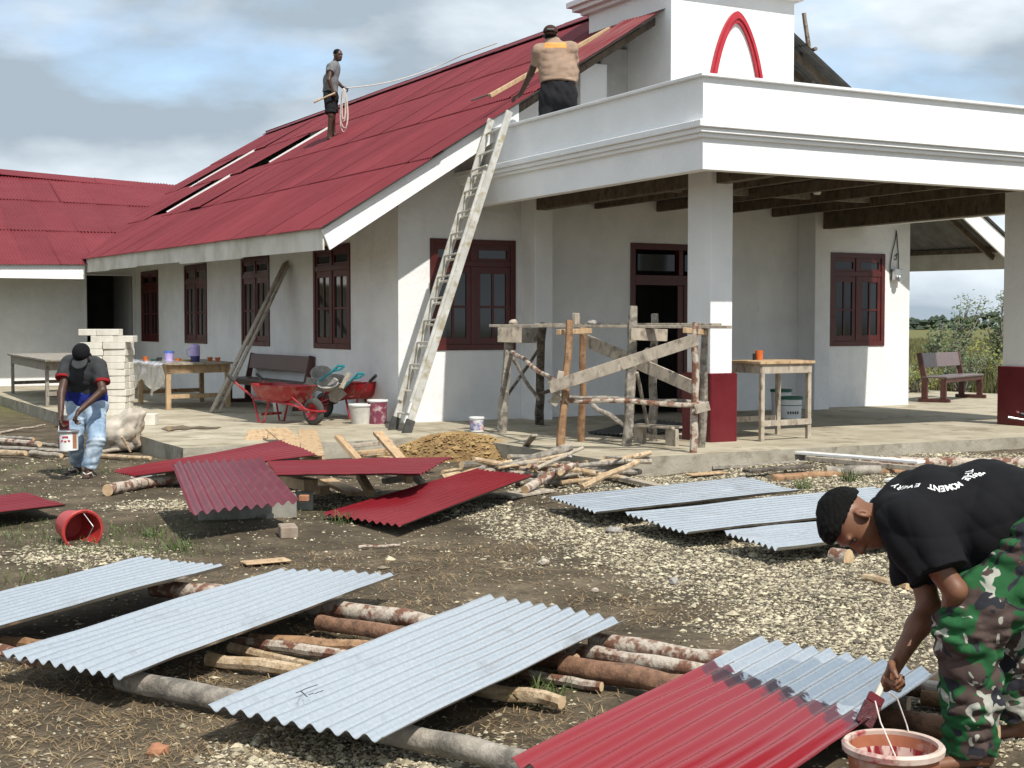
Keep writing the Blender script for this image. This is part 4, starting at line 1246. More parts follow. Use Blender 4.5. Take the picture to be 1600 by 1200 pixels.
log('log', [P(1290, 738, z=.07), P(1375, 736, z=.08)], (.07, .06), M['barkgrey'], 'thick grey log under the thin batten', 'log', gr_, 10, 222)
log('log', [P(1206, 748, z=.04), P(1290, 742, z=.05), P(1425, 736, z=.06)], (.05, .035), M['barkorange'], 'brown peeled pole at the front of the timber pile', 'log', gr_, 10, 223)
log('log', [P(1364, 708, z=.05), P(1422, 709, z=.05)], (.05, .045), M['barkred'], 'short reddish bark piece against the porch kerb', 'log', gr_, 10, 224)
log('stick', [P(560, 855, z=.012), P(625, 852, z=.012)], (.012, .01), M['barkpale'], 'thin white stick alone on bare soil', 'stick', None, 7, 225)

# ================================================================== soil heap, bricks, small debris
hp = P(716, 715, z=0)
mb = MB()
NN = 26
rh = random.Random(3)
for j in range(NN + 1):
    for i in range(NN + 1):
        u, v_ = -1 + 2 * i / NN, -1 + 2 * j / NN
        r = math.hypot(u, v_)
        x, y = hp.x + RH.x * u * .95 + DH.x * v_ * .55, hp.y + RH.y * u * .95 + DH.y * v_ * .55
        z = .29 * max(0, 1 - r ** 1.9) + (.045 * mnoise.noise(Vector((x * 9, y * 9, 0))) + .03 * mnoise.noise(Vector((x * 21, y * 21, 0)))) * (1 if r < 1 else .1)
        mb.v.append((x, y, max(z, -.02)))
for j in range(NN):
    for i in range(NN):
        a = j * (NN + 1) + i
        mb.f.append((a, a + 1, a + NN + 2, a + NN + 1)); mb.m.append(0)
M['heap'] = mat_vary('yellow_clay', (.17, .10, .036), (.31, .20, .085), 5, .95, 0, 1.0, None, .03, (.10, .062, .026), 12)
M['clod'] = mat_vary('yellow_clod', (.20, .12, .045), (.42, .29, .13), 3, .95, 0, .5)
heap = mb.build('soil_heap', M['heap'], None, loc=hp, recalc=False)
tag(heap, 'heap of lumpy yellow clay at the slab edge by the ladder', 'heap')
cl = MB()
for k in range(2200):
    u, v_ = rh.gauss(0, .52), rh.gauss(0, .5)
    r = math.hypot(u, v_)
    if r > 1.3: continue
    c = Vector((hp.x + RH.x * u * .95 + DH.x * v_ * .55, hp.y + RH.y * u * .95 + DH.y * v_ * .55, .29 * max(0, 1 - r ** 1.9) + .01))
    s_ = rh.uniform(.006, .022) * (2.2 if rh.random() < .10 else 1)
    cl.add([c + Vector((vx[0] * s_ * rh.uniform(.6, 1.4), vx[1] * s_ * rh.uniform(.6, 1.4), vx[2] * s_ * rh.uniform(.5, 1))) for vx in SB[0]], SB[1])
tag(cl.build('clods', M['clod'], heap, recalc=False), kind='stuff')
def block(name, c, sx, sy, sz, yaw, mat, label, cat, group=None, tilt=0.0):
    mb = MB()
    a, b_ = Vector((math.cos(yaw), math.sin(yaw), tilt)), Vector((-math.sin(yaw), math.cos(yaw), 0))
    mb.frame_box(Vector(c) + UP * sz / 2, a * sx / 2, b_ * sy / 2, UP * sz / 2)
    return tag(mb.build(name, mat, None, bevel=.006, loc=Vector(c)), label, cat, group)
block('brick', P(450, 838, z=0), .13, .24, .085, -YAW + .25, M['brick'], 'mortar crusted brick standing on soil left of centre', 'brick')
block('brick', P(475, 797, z=.0), .16, .10, .16, -YAW + .1, M['greyblock'], 'grey half brick right of the pink streaked red sheet', 'brick')
block('brick', P(475, 783, z=.165), .08, .07, .05, -YAW, M['clay'], 'small red brick piece on top of the grey half brick', 'brick')
cb = (P(297, 822, z=.0) + P(464, 803, z=.0)) / 2
block('concrete_block', cb + DH * .10, .80, .18, .19, -YAW + .22, M['greyblock'], 'long grey concrete block under the pink streaked red sheet', 'block')
block('concrete_block', P(330, 742, z=0), .5, .2, .2, -YAW, M['greyblock'], 'grey block propping the back of the pink streaked red sheet', 'block')
block('brick', P(420, 812, z=0) , .1, .07, .05, .4, M['greyblock'], 'small grey chip near the mortar crusted brick', 'brick')
def lump(name, c, s_, mat, label, cat, seed, flat=.7):
    rr = random.Random(seed); bm = bmesh.new(); bmesh.ops.create_icosphere(bm, subdivisions=2, radius=1)
    for v in bm.verts:
        k = 1 + .32 * mnoise.noise(v.co * 1.6 + Vector((seed, 0, 0)))
        v.co = Vector((v.co.x * k, v.co.y * k * .8, v.co.z * k * flat))
        v.co *= s_
    me = bpy.data.meshes.new(name); bm.to_mesh(me); bm.free(); me.materials.append(mat); me.update()
    o = bpy.data.objects.new(name, me); o.location = Vector(c) + UP * s_ * flat * .7; COL.objects.link(o)
    return tag(o, label, cat)
lump('clay_lump', P(247, 1182, z=0), .042, M['clay'], 'reddish clay lump on soil at the bottom left', 'lump', 4)
lump('stone', P(1053, 912, z=0), .035, M['cement'], 'round dark grey stone alone on the gravel', 'stone', 6)
lump('stone', P(930, 925, z=0), .022, M['sack'], 'white pebble on dark soil behind the stamped sheet', 'stone', 7)
lump('stone', P(850, 882, z=0), .035, M['sack'], 'pale fist sized stone at the gravel\'s left edge', 'stone', 8)
lump('stone', P(960, 832, z=0) + UP * .0, .07, M['cement'], 'flat grey stone chunk below the middle zinc sheet', 'stone', 9, .4)

# ================================================================== things on the apron
# aluminium extension ladder
fa, na = Vector((7.52, 17.32, SL + .02)), Vector((7.46, 16.72, SL + .02))
ft, ntp = Vector((9.03, 17.36, 4.46)), Vector((9.03, 16.82, 4.50))
lad = thing('ladder', (7.5, 17.0, SL), 'paint spattered aluminium ladder leaning against the canopy', 'ladder')
for a, c in ((fa, ft), (na, ntp)):
    d = (c - a).normalized()
    MB().plank(a, c, .095, .032, d.cross(Vector((0, 1, 0)))).build('rail', M['alu'], lad, bevel=.003)
    a2, c2 = a + d * .38 + Vector((-.045, 0, .02)), c + Vector((-.045, 0, .02)) - d * .9
    off = Vector((0, .035 if a is na else -.035, 0))
    MB().plank(a2 + off, c2 + off, .07, .026, d.cross(Vector((0, 1, 0)))).build('rail', M['alu'], lad, bevel=.003)
    MB().plank(a - d * .06, a + d * .16, .12, .05, d.cross(Vector((0, 1, 0)))).build('foot', M['rubber'], lad, bevel=.004)
NRG = 14
for k in range(NRG):
    t = .05 + .9 * k / (NRG - 1)
    p, q = fa.lerp(ft, t), na.lerp(ntp, t)
    MB().tube([p, q], .018, 8).build('rung', M['alu'], lad, smooth='auto')
    if 1 < k < 12:
        MB().tube([p + Vector((-.045, -.03, .06)), q + Vector((-.045, .03, .06))], .015, 8).build('rung', M['alu'], lad, smooth='auto')

def pail(name, base, r0, r1, h, body, label, cat, rimmat=None, handle=None, fill=None, group=None, axis=UP, wall=.008, lid=None):
    t = thing(name, base, label, cat, group)
    ax = Vector(axis).normalized()
    MB().lathe(base, [(r0, 0), (r0 + (r1 - r0) * .5, h * .5), (r1, h), (r1 - wall, h - .002), (r0 - wall, .012)], 28, ax, cap0=True, cap1=True).build('body', body, t, smooth='auto')
    MB().lathe(base, [(r1 + .001, h - .028), (r1 + .010, h - .022), (r1 + .012, h - .004), (r1 + .004, h + .005), (r1 - wall - .002, h + .002), (r1 - wall - .001, h - .02)], 28, ax, cap0=False).build('rim', rimmat or body, t, smooth='auto')
    if fill:
        f_, lvl = fill
        MB().lathe(base, [(0.001, lvl), ((r0 + (r1 - r0) * lvl / h) - wall - .001, lvl)], 28, ax, cap0=False).build('paint_fill', f_, t)
    if lid:
        MB().lathe(base, [(r1 + .016, h - .03), (r1 + .018, h + .006), (r1 - .01, h + .014), (.001, h + .01)], 28, ax, cap0=False).build('lid', lid, t, smooth='auto')
    if handle:
        MB().tube([Vector(p) for p in handle], .0035, 6).build('handle', M['metalgrey'], t)
    return t
pb = P(564, 662, z=SL)
pail('bucket', pb, .135, .17, .28, M['pailgrey'], 'cement smeared grey bucket beside the maroon pail', 'bucket', M['pailwhite'], fill=(M['cement'], .2))
pail('paint_pail', P(590, 662, z=SL), .125, .14, .34, M['purple'], 'maroon stained paint pail with white rim by the wall', 'paint pail', M['pailwhite'], fill=(M['pailwhite'], .28))
pail('bucket', P(442, 650, z=SL), .13, .165, .26, M['pailgrey'], 'grey bucket standing behind the near wheelbarrow', 'bucket', M['cement'])
tn = P(745, 674, z=SL)
t = pail('paint_tin', tn, .092, .092, .19, M['pailwhite'], 'small white paint tin with red and blue label near trestle', 'paint tin', M['pailwhite'])
M['tinlabel'] = mat_vary('tin_label', (.10, .10, .32), (.62, .60, .58), 14, .4, 0, 0, None, .001, (.48, .06, .05), 9, 2)
MB().lathe(tn, [(.0935, .02), (.0935, .15)], 28, cap0=False).build('paper_label', M['tinlabel'], t, smooth='auto')
gp_ = 'white pails with green lids'
p1 = P(1229, 652, z=SL)
t = pail('paint_pail', p1 + DH * .45, .14, .155, .40, M['pailwhite'], 'taller white pail with dark green rim, behind the other', 'paint pail', M['green'], lid=M['green'], group=gp_)
t = pail('paint_pail', P(1236, 659, z=SL), .14, .155, .36, M['pailwhite'], 'white pail with green lid under the wooden porch table', 'paint pail', M['green'], lid=M['green'], group=gp_)
MB().lathe(P(1236, 659, z=SL), [(.142, .005), (.1435, .05)], 28, cap0=False).build('band', M['green'], t, smooth='auto')
MB().lathe(P(1236, 659, z=SL), [(.152, .24), (.1535, .25)], 28, cap0=False).build('band', M['green'], t, smooth='auto')
tb = P(1236, 659, z=SL)
tx_ = MB()
for i, dx in enumerate((-.07, -.035, .0, .035, .07)):
    c = tb - DH * math.sqrt(max(.0, .150 ** 2 - dx * dx)) + RH * dx + UP * .14
    tx_.frame_box(c, RH * .010, DH * .003, UP * .018)
tx_.build('print', M['black'], t)

# wheelbarrows
def wheelbarrow(label, loc, fwd, tilt=0.0):
    t = thing('wheelbarrow', (0, 0, 0), label, 'wheelbarrow', 'red wheelbarrows by the wall')
    def B_(n, m_, mb, par=None, sm='auto', bev=0): return mb.build(n, m_, par or t, smooth=sm, bevel=bev, local=True)
    # tray: rounded rectangular bowl
    mb = MB(); K = 28
    def rr_(k, L, W, x0):
        a = 2 * math.pi * k / K
        c, s_ = math.cos(a), math.sin(a)
        e = .45
        return x0 + L * math.copysign(abs(c) ** e, c), W * math.copysign(abs(s_) ** e, s_)
    lev = [(.30, .30, .17, -.02), (.36, .37, .24, -.01), (.47, .43, .29, .0), (.545, .46, .315, .01), (.548, .475, .33, .01)]
    vs, fs = [], []
    for z, L, W, x0 in lev: vs += [(*rr_(k, L, W, x0), z + (.02 if k in range(9, 20) else 0)) for k in range(K)]
    n0 = len(vs)
    for z, L, W, x0 in reversed(lev[:4]): vs += [(*rr_(k, L - .006, W - .006, x0), z + .006 + (.02 if k in range(9, 20) else 0)) for k in range(K)]
    R_ = len(vs) // K
    for i in range(R_ - 1):
        for k in range(K): fs.append((i * K + k, i * K + (k + 1) % K, (i + 1) * K + (k + 1) % K, (i + 1) * K + k))
    fs.append(tuple(range(K - 1, -1, -1))); fs.append(tuple((R_ - 1) * K + k for k in range(K)))
    mb.add(vs, fs); B_('tray', M['barrow'], mb)
    for s_ in (-1, 1):
        h = MB().tube([(.62, .10 * s_, .21), (.30, .17 * s_, .29), (-.35, .23 * s_, .36), (-.62, .27 * s_, .52), (-.80, .28 * s_, .64)], .017, 8)
        hd = B_('handle', M['barrow'], h)
        g_ = MB().tube([(-.72, .277 * s_, .587), (-.86, .283 * s_, .682)], .024, 8); g_.build('grip', M['black'], hd, smooth='auto', local=True)
        B_('leg', M['barrow'], MB().tube([(-.10, .19 * s_, .31), (-.20, .20 * s_, .02), (-.30, .20 * s_, .02), (-.40, .22 * s_, .36)], .015, 8))
        B_('strut', M['barrow'], MB().tube([(.30, .20 * s_, .44), (.55, .10 * s_, .22)], .013, 8))
        B_('fork', M['barrow'], MB().plank((.40, .09 * s_, .24), (.64, .085 * s_, .185), .05, .006, UP), None, False)
    B_('brace', M['barrow'], MB().plank((-.25, -.20, .13), (-.25, .20, .13), .04, .012, UP), None, False)
    B_('bumper', M['barrow'], MB().tube([(.62, -.10, .21), (.76, -.08, .20), (.80, 0, .20), (.76, .08, .20), (.62, .10, .21)], .016, 8))
    w = MB().lathe((.60, -.045, .19), [(.125, 0), (.165, .005), (.19, .025), (.192, .045), (.19, .065), (.165, .085), (.125, .09), (.12, .045), (.125, 0)], 28, (0, 1, 0), cap0=False)
    wh = B_('tyre', M['rubber'], w)
    MB().lathe((.60, -.03, .19), [(.02, -.02), (.03, .02), (.07, .022), (.121, .0), (.121, .06), (.07, .038), (.03, .04), (.02, .08)], 20, (0, 1, 0), cap1=True).build('rim', M['barrow'], wh, smooth='auto', local=True)
    MB().tube([(.60, -.10, .19), (.60, .10, .19)], .012, 8).build('axle', M['metalgrey'], wh, local=True)
    f = Vector(fwd).normalized(); s2 = UP.cross(f)
    mt = Matrix((f, s2, UP)).transposed().to_4x4()
    wheel = mt @ Vector((.60, 0, 0))
    t.matrix_world = Matrix.Translation(Vector(loc) - wheel) @ mt
    return t
wb1 = wheelbarrow('near red wheelbarrow with its wheel towards the viewer', P(490, 664, z=SL), RH * .80 - DH * .60)
wb2 = wheelbarrow('red wheelbarrow behind, loaded with bowls and shovels', P(500, 655, z=SL) + DH * .50, RH * -.75 + DH * .66)
lc = P(540, 610, w=20.4)
def bowl(c, ax, r, label):
    t = MB().lathe(c, [(r * .55, -.10), (r * .8, -.05), (r, 0), (r + .012, .004), (r - .01, -.002), (r * .78, -.045), (r * .5, -.09)], 22, ax, cap0=True, cap1=True)
    return tag(t.build('mixing_bowl', M['cement'], None, smooth='auto', loc=Vector(c)), label, 'bowl', 'bowls in the wheelbarrow')
bowl(P(502, 583, w=20.6), (UP * .75 - DH * .65 + RH * .1), .15, 'cement crusted bowl tilted on top of the loaded wheelbarrow')
bowl(P(512, 598, w=20.4), (UP * .85 - DH * .5), .15, 'cement crusted bowl lower in the loaded wheelbarrow')
bowl(P(528, 592, w=20.7), (UP * .9 - DH * .4 + RH * .2), .14, 'cement crusted bowl behind the teal shovel handle')
def shovel(tip, grip, label):
    tip, grip = Vector(tip), Vector(grip)
    t = thing('shovel', tip, label, 'shovel', 'teal handled shovels')
    d = (grip - tip).normalized(); s_ = d.cross(DH).normalized(); n_ = d.cross(s_)
    MB().tube([tip, grip - d * .08], .018, 8).build('shaft', M['teal'], t, smooth='auto')
    e = grip - d * .09
    q = RH * .9 - DH * .25
    MB().tube([e, e + d * .05 + q * .0, grip + q * .02 + UP * .03, grip + q * .13 + UP * .035], [.018, .022, .018, .016], 8).tube([e, grip + q * .06 - UP * .02, grip + q * .13 + UP * .03], [.018, .017, .016], 8).build('handle', M['teal'], t, smooth='auto')
    bl = MB(); b0 = tip - d * .26
    bl.prism([tip + s_ * .10, tip - s_ * .10, b0 - s_ * .09, b0 - d * .06, b0 + s_ * .09], n_ * .006)
    bl.build('blade', M['cement'], t)
    return t
shovel(P(492, 600, w=20.5), P(526, 575, w=20.3), 'shovel with teal handle nearer the tilted bowl')
shovel(P(535, 608, w=20.5), P(557, 587, w=20.3), 'shovel with teal handle at the right of the barrow load')
board('offcut', P(533, 607, w=20.4), P(545, 583, w=20.5), .07, .035, M['woodold'], 'wooden offcut standing between the two teal shovels', 'offcut')
log('pipe', [P(545, 602, w=20.8), P(582, 600, w=20.9)], (.02, .02), M['black'], 'black pipe poking out of the loaded wheelbarrow', 'pipe', None, 8, 400, ends=False, wob=0)
mbb = MB().plank(P(478, 597, w=20.8), P(508, 605, w=20.7), .16, .02, UP)
tag(mbb.build('trowel_board', M['cement'], None, loc=P(490, 600, w=20.7)), 'flat grey mortar board at the left of the barrow load', 'mortar board')

# two pews
def pew(label, o0, u, L, face, leg_s=.5):
    """o0: back left foot position, u along the bench, face: direction the sitter looks"""
    o0, u, f = Vector(o0), Vector(u).normalized(), Vector(face).normalized()
    t = thing('pew', o0, label, 'bench', 'varnished church pews')
    for s_ in (.0, L):
        c = o0 + u * s_
        mb = MB()
        mb.frame_box(c + f * .23 + UP * .035, u * .03, f * .30, UP * .035)
        mb.build('leg', M['pew'], t, bevel=.012)
        MB().frame_box(c + f * .05 + UP * .26, u * .028, f * .055, UP * .19).build('leg', M['pew'], t, bevel=.006)
        MB().frame_box(c + f * .40 + UP * .25, u * .028, f * .055, UP * .18).build('leg', M['pew'], t, bevel=.006)
        MB().plank(c + f * .04 + UP * .44, c - f * .06 + UP * .90, .10, .05, f).build('backrest_post', M['pew'], t, bevel=.006)
    MB().frame_box(o0 + u * L / 2 + f * .24 + UP * .455, u * (L / 2 + .03), f * .235, UP * .016).build('seat', M['pewtop'], t, bevel=.006)
    MB().frame_box(o0 + u * L / 2 + f * .43 + UP * .40, u * (L / 2), f * .016, UP * .038).build('apron', M['pew'], t)
    MB().plank(o0 - f * .005 + UP * .76 - u * .02, o0 - f * .005 + UP * .76 + u * (L + .02), .27, .025, UP - f * .2).build('backrest', M['pewtop'], t, bevel=.006)
    return t
pew('brown pew standing at the far right end of the porch', (18.85, 19.08, SL), (.90, .43, 0), 2.05, (.43, -.90, 0))
pt_ = pew('long dark pew against the side wall behind the wheelbarrows', (XL - .12, 21.9, SL), (0, 1, 0), 3.1, (-1, 0, 0))

# rough wooden tables
def table(label, pts, zt, mats, group=None, th=.035, apron=.12, leg=.06, stretch=True, planks=0):
    """pts: four top corners in plan, anticlockwise"""
    pts = [Vector((p[0], p[1], 0)) for p in pts]
    c = sum(pts, Vector()) / 4
    t = thing('table', (c.x, c.y, SL), label, 'table', group)
    tm, lm = mats
    ins = [p + (c - p) * .10 for p in pts]
    n = max(planks, 1)
    for k in range(n):
        a, b_ = k / n, (k + 1) / n - (.006 if n > 1 else 0)
        q = [pts[0].lerp(pts[3], a), pts[1].lerp(pts[2], a), pts[1].lerp(pts[2], b_), pts[0].lerp(pts[3], b_)]
        MB().prism([(p.x, p.y, zt - th + .003 * (k % 2)) for p in q], (0, 0, th)).build('tabletop', tm, t, bevel=.004)
    for i in range(4):
        p, q = ins[i], ins[(i + 1) % 4]
        MB().plank((p.x, p.y, zt - th - apron / 2 - .002), (q.x, q.y, zt - th - apron / 2 - .002), apron, .025, UP).build('apron', lm, t)
        d = (c - p).normalized() * .03
        MB().box((p.x - leg / 2 + d.x, p.y - leg / 2 + d.y, SL), (p.x + leg / 2 + d.x, p.y + leg / 2 + d.y, zt - th - .001)).build('leg', lm, t, bevel=.004)
    if stretch:
        for i in (0, 2):
            p, q = ins[i], ins[(i + 1) % 4]
            MB().plank((p.x, p.y, SL + .22), (q.x, q.y, SL + .22), .07, .03, UP).build('stretcher', lm, t)
    return t
def tp(px, py, z): return P(px, py, z=z)
zt = 1.02
table('weathered grey table at the far left of the apron', [(4.35, 24.9), (5.6, 25.2), (5.95, 31.2), (4.6, 30.7)], 1.02, (M['woodgrey'], M['woodgrey']), planks=5, apron=.16)
tq = [(5.95, 23.1), (7.2, 23.4), (7.3, 25.6), (5.95, 25.3)]
table('rough timber table draped with clear plastic by the side wall', tq, .98, (M['woodold'], M['woodnew']), planks=4, apron=.14, leg=.08)
tr_ = [(10.60, 13.38), (11.52, 13.46), (11.62, 14.28), (10.70, 14.2)]
table('small sawn timber table on the porch beside the red plinth', tr_, 1.17, (M['woodnew'], M['woodold']), planks=3, apron=.11, leg=.055)
# plastic sheet draped over the second table's near corner
mb = MB(); NU, NV = 26, 16
A_, B_2 = Vector((5.90, 25.35, .985)), Vector((5.90, 23.05, .985))
for j in range(NV + 1):
    for i in range(NU + 1):
        u, v_ = i / NU, j / NV
        p = A_.lerp(B_2, u)
        if v_ < .4:
            q = p + Vector((.55 * (1 - v_ / .4), .0, .012 + .006 * math.sin(u * 19)))
        else:
            k = (v_ - .4) / .6
            q = p + Vector((-.04 - .05 * k * math.sin(u * 17) - .03 * math.sin(u * 41 + k * 3), .03 * math.sin(k * 7), -k * (.42 + .14 * math.sin(u * 9 + 1))))
        mb.v.append(tuple(q))
for j in range(NV):
    for i in range(NU):
        a = j * (NU + 1) + i
        mb.f.append((a, a + 1, a + NU + 2, a + NU + 1)); mb.m.append(0)
tag(mb.build('plastic_sheet', M['plastic'], None, smooth=True, loc=(5.9, 24.2, .98), recalc=False), 'crumpled clear plastic sheet hanging over the rough timber table', 'plastic sheet')
# crockery on it
def on_tbl(px, w_=24.0): return Vector((P(px, 560, w=w_).x, P(px, 560, w=w_).y, .985))
jb = on_tbl(305, 24.0)
t = thing('water_jug', jb, 'lilac and navy plastic water jug on the plastic covered table', 'jug')
MB().lathe(jb, [(.075, 0), (.08, .1)], 20, cap1=True).build('base', M['navy'], t, smooth='auto')
MB().lathe(jb, [(.08, .1), (.082, .24), (.086, .25), (.07, .29), (.04, .30)], 20, cap1=True).build('body', M['lilac'], t, smooth='auto')
MB().tube([jb + RH * -.08 + UP * .22, jb + RH * -.14 + UP * .21, jb + RH * -.14 + UP * .11, jb + RH * -.08 + UP * .09], .012, 7).build('handle', M['lilac'], t)
jb = on_tbl(264, 24.6)
t = thing('food_box', jb, 'round clear food box with blue lid left of the jug', 'food box')
MB().lathe(jb, [(.07, 0), (.085, .14)], 20, cap1=True).build('body', M['lilac'], t, smooth='auto')
MB().lathe(jb, [(.09, .14), (.09, .17)], 20, cap1=True).build('lid', M['blue'], t, smooth='auto')
for k, (px, mt, r, h, lb) in enumerate([(296, 'yellow', .16, .03, 'flat yellow plate under the lilac jug'), (278, 'orange', .06, .05, 'small orange bowl between food box and jug'), (328, 'orange', .05, .07, 'orange cup right of the jug'), (340, 'orange', .05, .07, 'orange cup at the right end of the table'), (243, 'green', .10, .04, 'dark green plate left of the food box'), (227, 'orange', .05, .08, 'brown cup at the left end of the table'), (249, 'black', .05, .07, 'black cup behind the green plate')]):
    b_ = on_tbl(px, 24.15 + .1 * (k % 3))
    tag(MB().lathe(b_, [(r * .7, 0), (r, h), (r - .008, h - .002), (r * .6, .01)], 18, cap1=True).build('plate' if r > .08 else 'cup', M[mt], None, smooth='auto', loc=b_), lb, 'plate' if r > .08 else 'cup', 'crockery on the plastic covered table')
cu = P(1186, 568, w=17.6); cu.z = 1.172
t = thing('cup', cu, 'orange cup with dark side on the porch table', 'cup')
MB().lathe(cu, [(.045, 0), (.05, .12), (.042, .119), (.038, .01)], 18, cap1=True).build('body', M['orange'], t, smooth='auto')
MB().box(cu + Vector((-.075, .0, .0)), cu + Vector((-.052, .04, .08))).build('handle', M['black'], t, bevel=.004)

# two long planks leaning on the side wall
for i, (a, c, wd, lb) in enumerate([(P(330, 645, z=SL), P(446, 410, X=XL - .03), .15, 'wide grey plank leaning against the side wall'), (P(341, 645, z=SL), P(450, 415, X=XL - .06), .09, 'narrow plank leaning beside the wide one')]):
    board('leaning_plank', a, c, wd, .035, M['woodold'], lb, 'plank', 'planks leaning on the side wall', side=Vector((0, 1, 0)))
# pole leaning at the front wall
pl = [P(1262, 636, z=SL), P(1258, 560, Y=18.3), P(1254, 500, Y=18.42), P(1252, 455, Y=18.47)]
log('pole', pl, (.012, .018), M['barkdark'], 'thin black pole leaning on the wall near the right window', 'pole', None, 6, 410, ends=False, wob=.004)

# stack of pale bricks
bs = P(170, 650, z=SL)
r12 = random.Random(8)
gk = 'pale bricks in the tall stack'
zz = SL
for lv in range(13):
    for cidx in range(2 if lv < 11 else 1):
        for dpt in range(2):
            hgt = .103
            c = bs + RH * (-.27 + .36 * cidx + (.0 if lv < 12 else -.25)) + DH * (.12 + .26 * dpt)
            if lv == 12: c = bs + RH * (-.30 + .30 * dpt) + DH * .15
            if lv == 11: c = bs + RH * (-.10 + .32 * dpt) + DH * .15
            block('pale_brick', Vector((c.x + r12.uniform(-.015, .015), c.y + r12.uniform(-.015, .015), SL + lv * .104)), .345, .25, .101, -YAW + r12.uniform(-.05, .05), M['block'],
                  'cream brick in the tall stack behind the man in jeans', 'brick', gk)
for k in range(3):
    c = bs + RH * -.62 + DH * .2
    for lv in range(4):
        if k == 0: block('pale_brick', Vector((c.x, c.y, SL + .78 + .104 * lv - .78 * 0)) if lv > 9 else Vector((c.x, c.y, SL + lv * .104)), .30, .25, .101, -YAW, M['block'], 'cream brick in the tall stack behind the man in jeans', 'brick', gk)
block('pale_block', P(231, 664, z=SL), .26, .22, .16, -YAW, M['block'], 'white block alone on the slab right of the sack', 'block')
# crumpled sack
sc_ = P(182, 700, z=.04)
bm = bmesh.new(); bmesh.ops.create_icosphere(bm, subdivisions=4, radius=1)
for v in bm.verts:
    n_ = mnoise.noise(v.co * 1.6) * .40 - abs(mnoise.noise(v.co * 2.6 + Vector((3, 0, 0)))) * .42 - abs(mnoise.noise(v.co * 5.5)) * .22 + .2
    q = v.co * (1 + n_)
    sx_ = .30 * (1 - .25 * q.z)
    v.co = RH * (q.x * sx_ + .16 * max(q.z, 0) + .05) + DH * (q.y * .24) + UP * (max(q.z, -.75) * .27 + .20)
me = bpy.data.meshes.new('sack'); bm.to_mesh(me); bm.free(); me.materials.append(M['sack'])
me.polygons.foreach_set('use_smooth', [True] * len(me.polygons)); me.update()
o = bpy.data.objects.new('sack', me); o.location = sc_; COL.objects.link(o); tag(o, 'crumpled cream sack slumped at the slab corner', 'sack')
log('stick', [P(190, 682, z=.22), P(204, 706, z=.02)], (.018, .015), M['barktan'], 'short stick leaning on the slab corner by the sack', 'stick', None, 7, 420)

# pole trestle (rough scaffold) on the porch
tre = thing('trestle', P(940, 690, z=SL), 'rough trestle of poles and boards standing on the porch edge', 'trestle')
def post(x0, y0, x1, y1, r, mat, dw=0.0, seed=0, name='post'):
    a = P(x0, y0, z=SL); w0 = dist(a); c = P(x1, y1, w=w0 + dw)
    rr = random.Random(seed); segs = 7
    pts = [a.lerp(c, k / segs) + Vector((rr.gauss(0, .008), rr.gauss(0, .008), 0)) for k in range(segs + 1)]
    MB().tube(pts, [r * (1.08 - .16 * k / segs) * rr.uniform(.93, 1.07) for k in range(segs + 1)], 9, True, .12, seed).build(name, M[mat], tre, smooth='auto')
    return a, c
post(783, 677, 797, 508, .062, 'barkgrey', 0, 1); post(841, 664, 847, 508, .06, 'barkdark', -1.4, 2)
post(876, 704, 890, 500, .045, 'barkorange', 0, 3); post(908, 690, 911, 512, .042, 'barkorange', -.4, 4)
post(979, 697, 990, 478, .06, 'barkgrey', 0, 5); post(1019, 690, 1024, 490, .05, 'barkgrey', 0, 6)
post(1084, 708, 1087, 504, .042, 'barkpale', 0, 7); post(1097, 700, 1102, 510, .045, 'barkgrey', -.3, 8)
def tb_(name, a, wa, c, wc, wd, th, mat, side=UP):
    MB().plank(P(*a, w=wa), P(*c, w=wc), wd, th, side).build(name, M[mat], tre, bevel=.004)
tb_('top_plank', (768, 509), 17.7, (1140, 511), 15.5, .10, .035, 'woodold', DH)
tb_('top_plank', (842, 507), 17.9, (1120, 507), 16.0, .20, .03, 'woodold', DH)
tb_('brace_board', (858, 606), 15.62, (1090, 530), 15.25, .135, .028, 'woodold')
tb_('brace_board', (916, 532), 16.9, (1085, 606), 15.75, .15, .028, 'woodold')
tb_('head_board', (778, 522), 18.2, (815, 523), 18.1, .21, .03, 'woodold')
tb_('head_board', (812, 524), 18.5, (842, 524), 18.6, .20, .03, 'woodgrey')
tb_('head_board', (985, 522), 16.1, (1042, 524), 16.3, .14, .035, 'woodold')
tb_('head_board', (872, 519), 15.8, (922, 517), 16.4, .06, .06, 'woodnew')
tb_('head_board', (1070, 516), 15.3, (1104, 520), 15.8, .06, .05, 'woodnew')
tb_('cleat', (1086, 640), 15.3, (1108, 634), 15.35, .10, .035, 'woodold')
tb_('cleat', (862, 632), 15.7, (872, 618), 15.7, .11, .03, 'woodold')
tb_('cleat', (868, 622), 15.68, (877, 580), 15.66, .07, .05, 'woodold', RH)
def stick(a, wa, c, wc, r, mat, seed):
    p, q = P(*a, w=wa), P(*c, w=wc); rr = random.Random(seed)
    pts = [p.lerp(q, k / 6) + UP * (rr.gauss(0, .012) if 0 < k < 6 else 0) for k in range(7)]
    MB().tube(pts, r, 8, True, .12, seed).build('brace_pole', M[mat], tre, smooth='auto')
stick((868, 624), 15.75, (1105, 632), 15.35, .028, 'barkpale', 11); stick((870, 618), 15.95, (1100, 630), 15.6, .024, 'barkgrey', 12)
stick((797, 548), 18.3, (868, 596), 16.2, .028, 'barkpale', 13); stick((795, 552), 18.4, (842, 625), 18.6, .024, 'barkgrey', 14)
stick((790, 622), 18.4, (846, 540), 18.7, .022, 'barkdark', 15); stick((845, 615), 18.6, (975, 566), 16.5, .026, 'barkdark', 16)
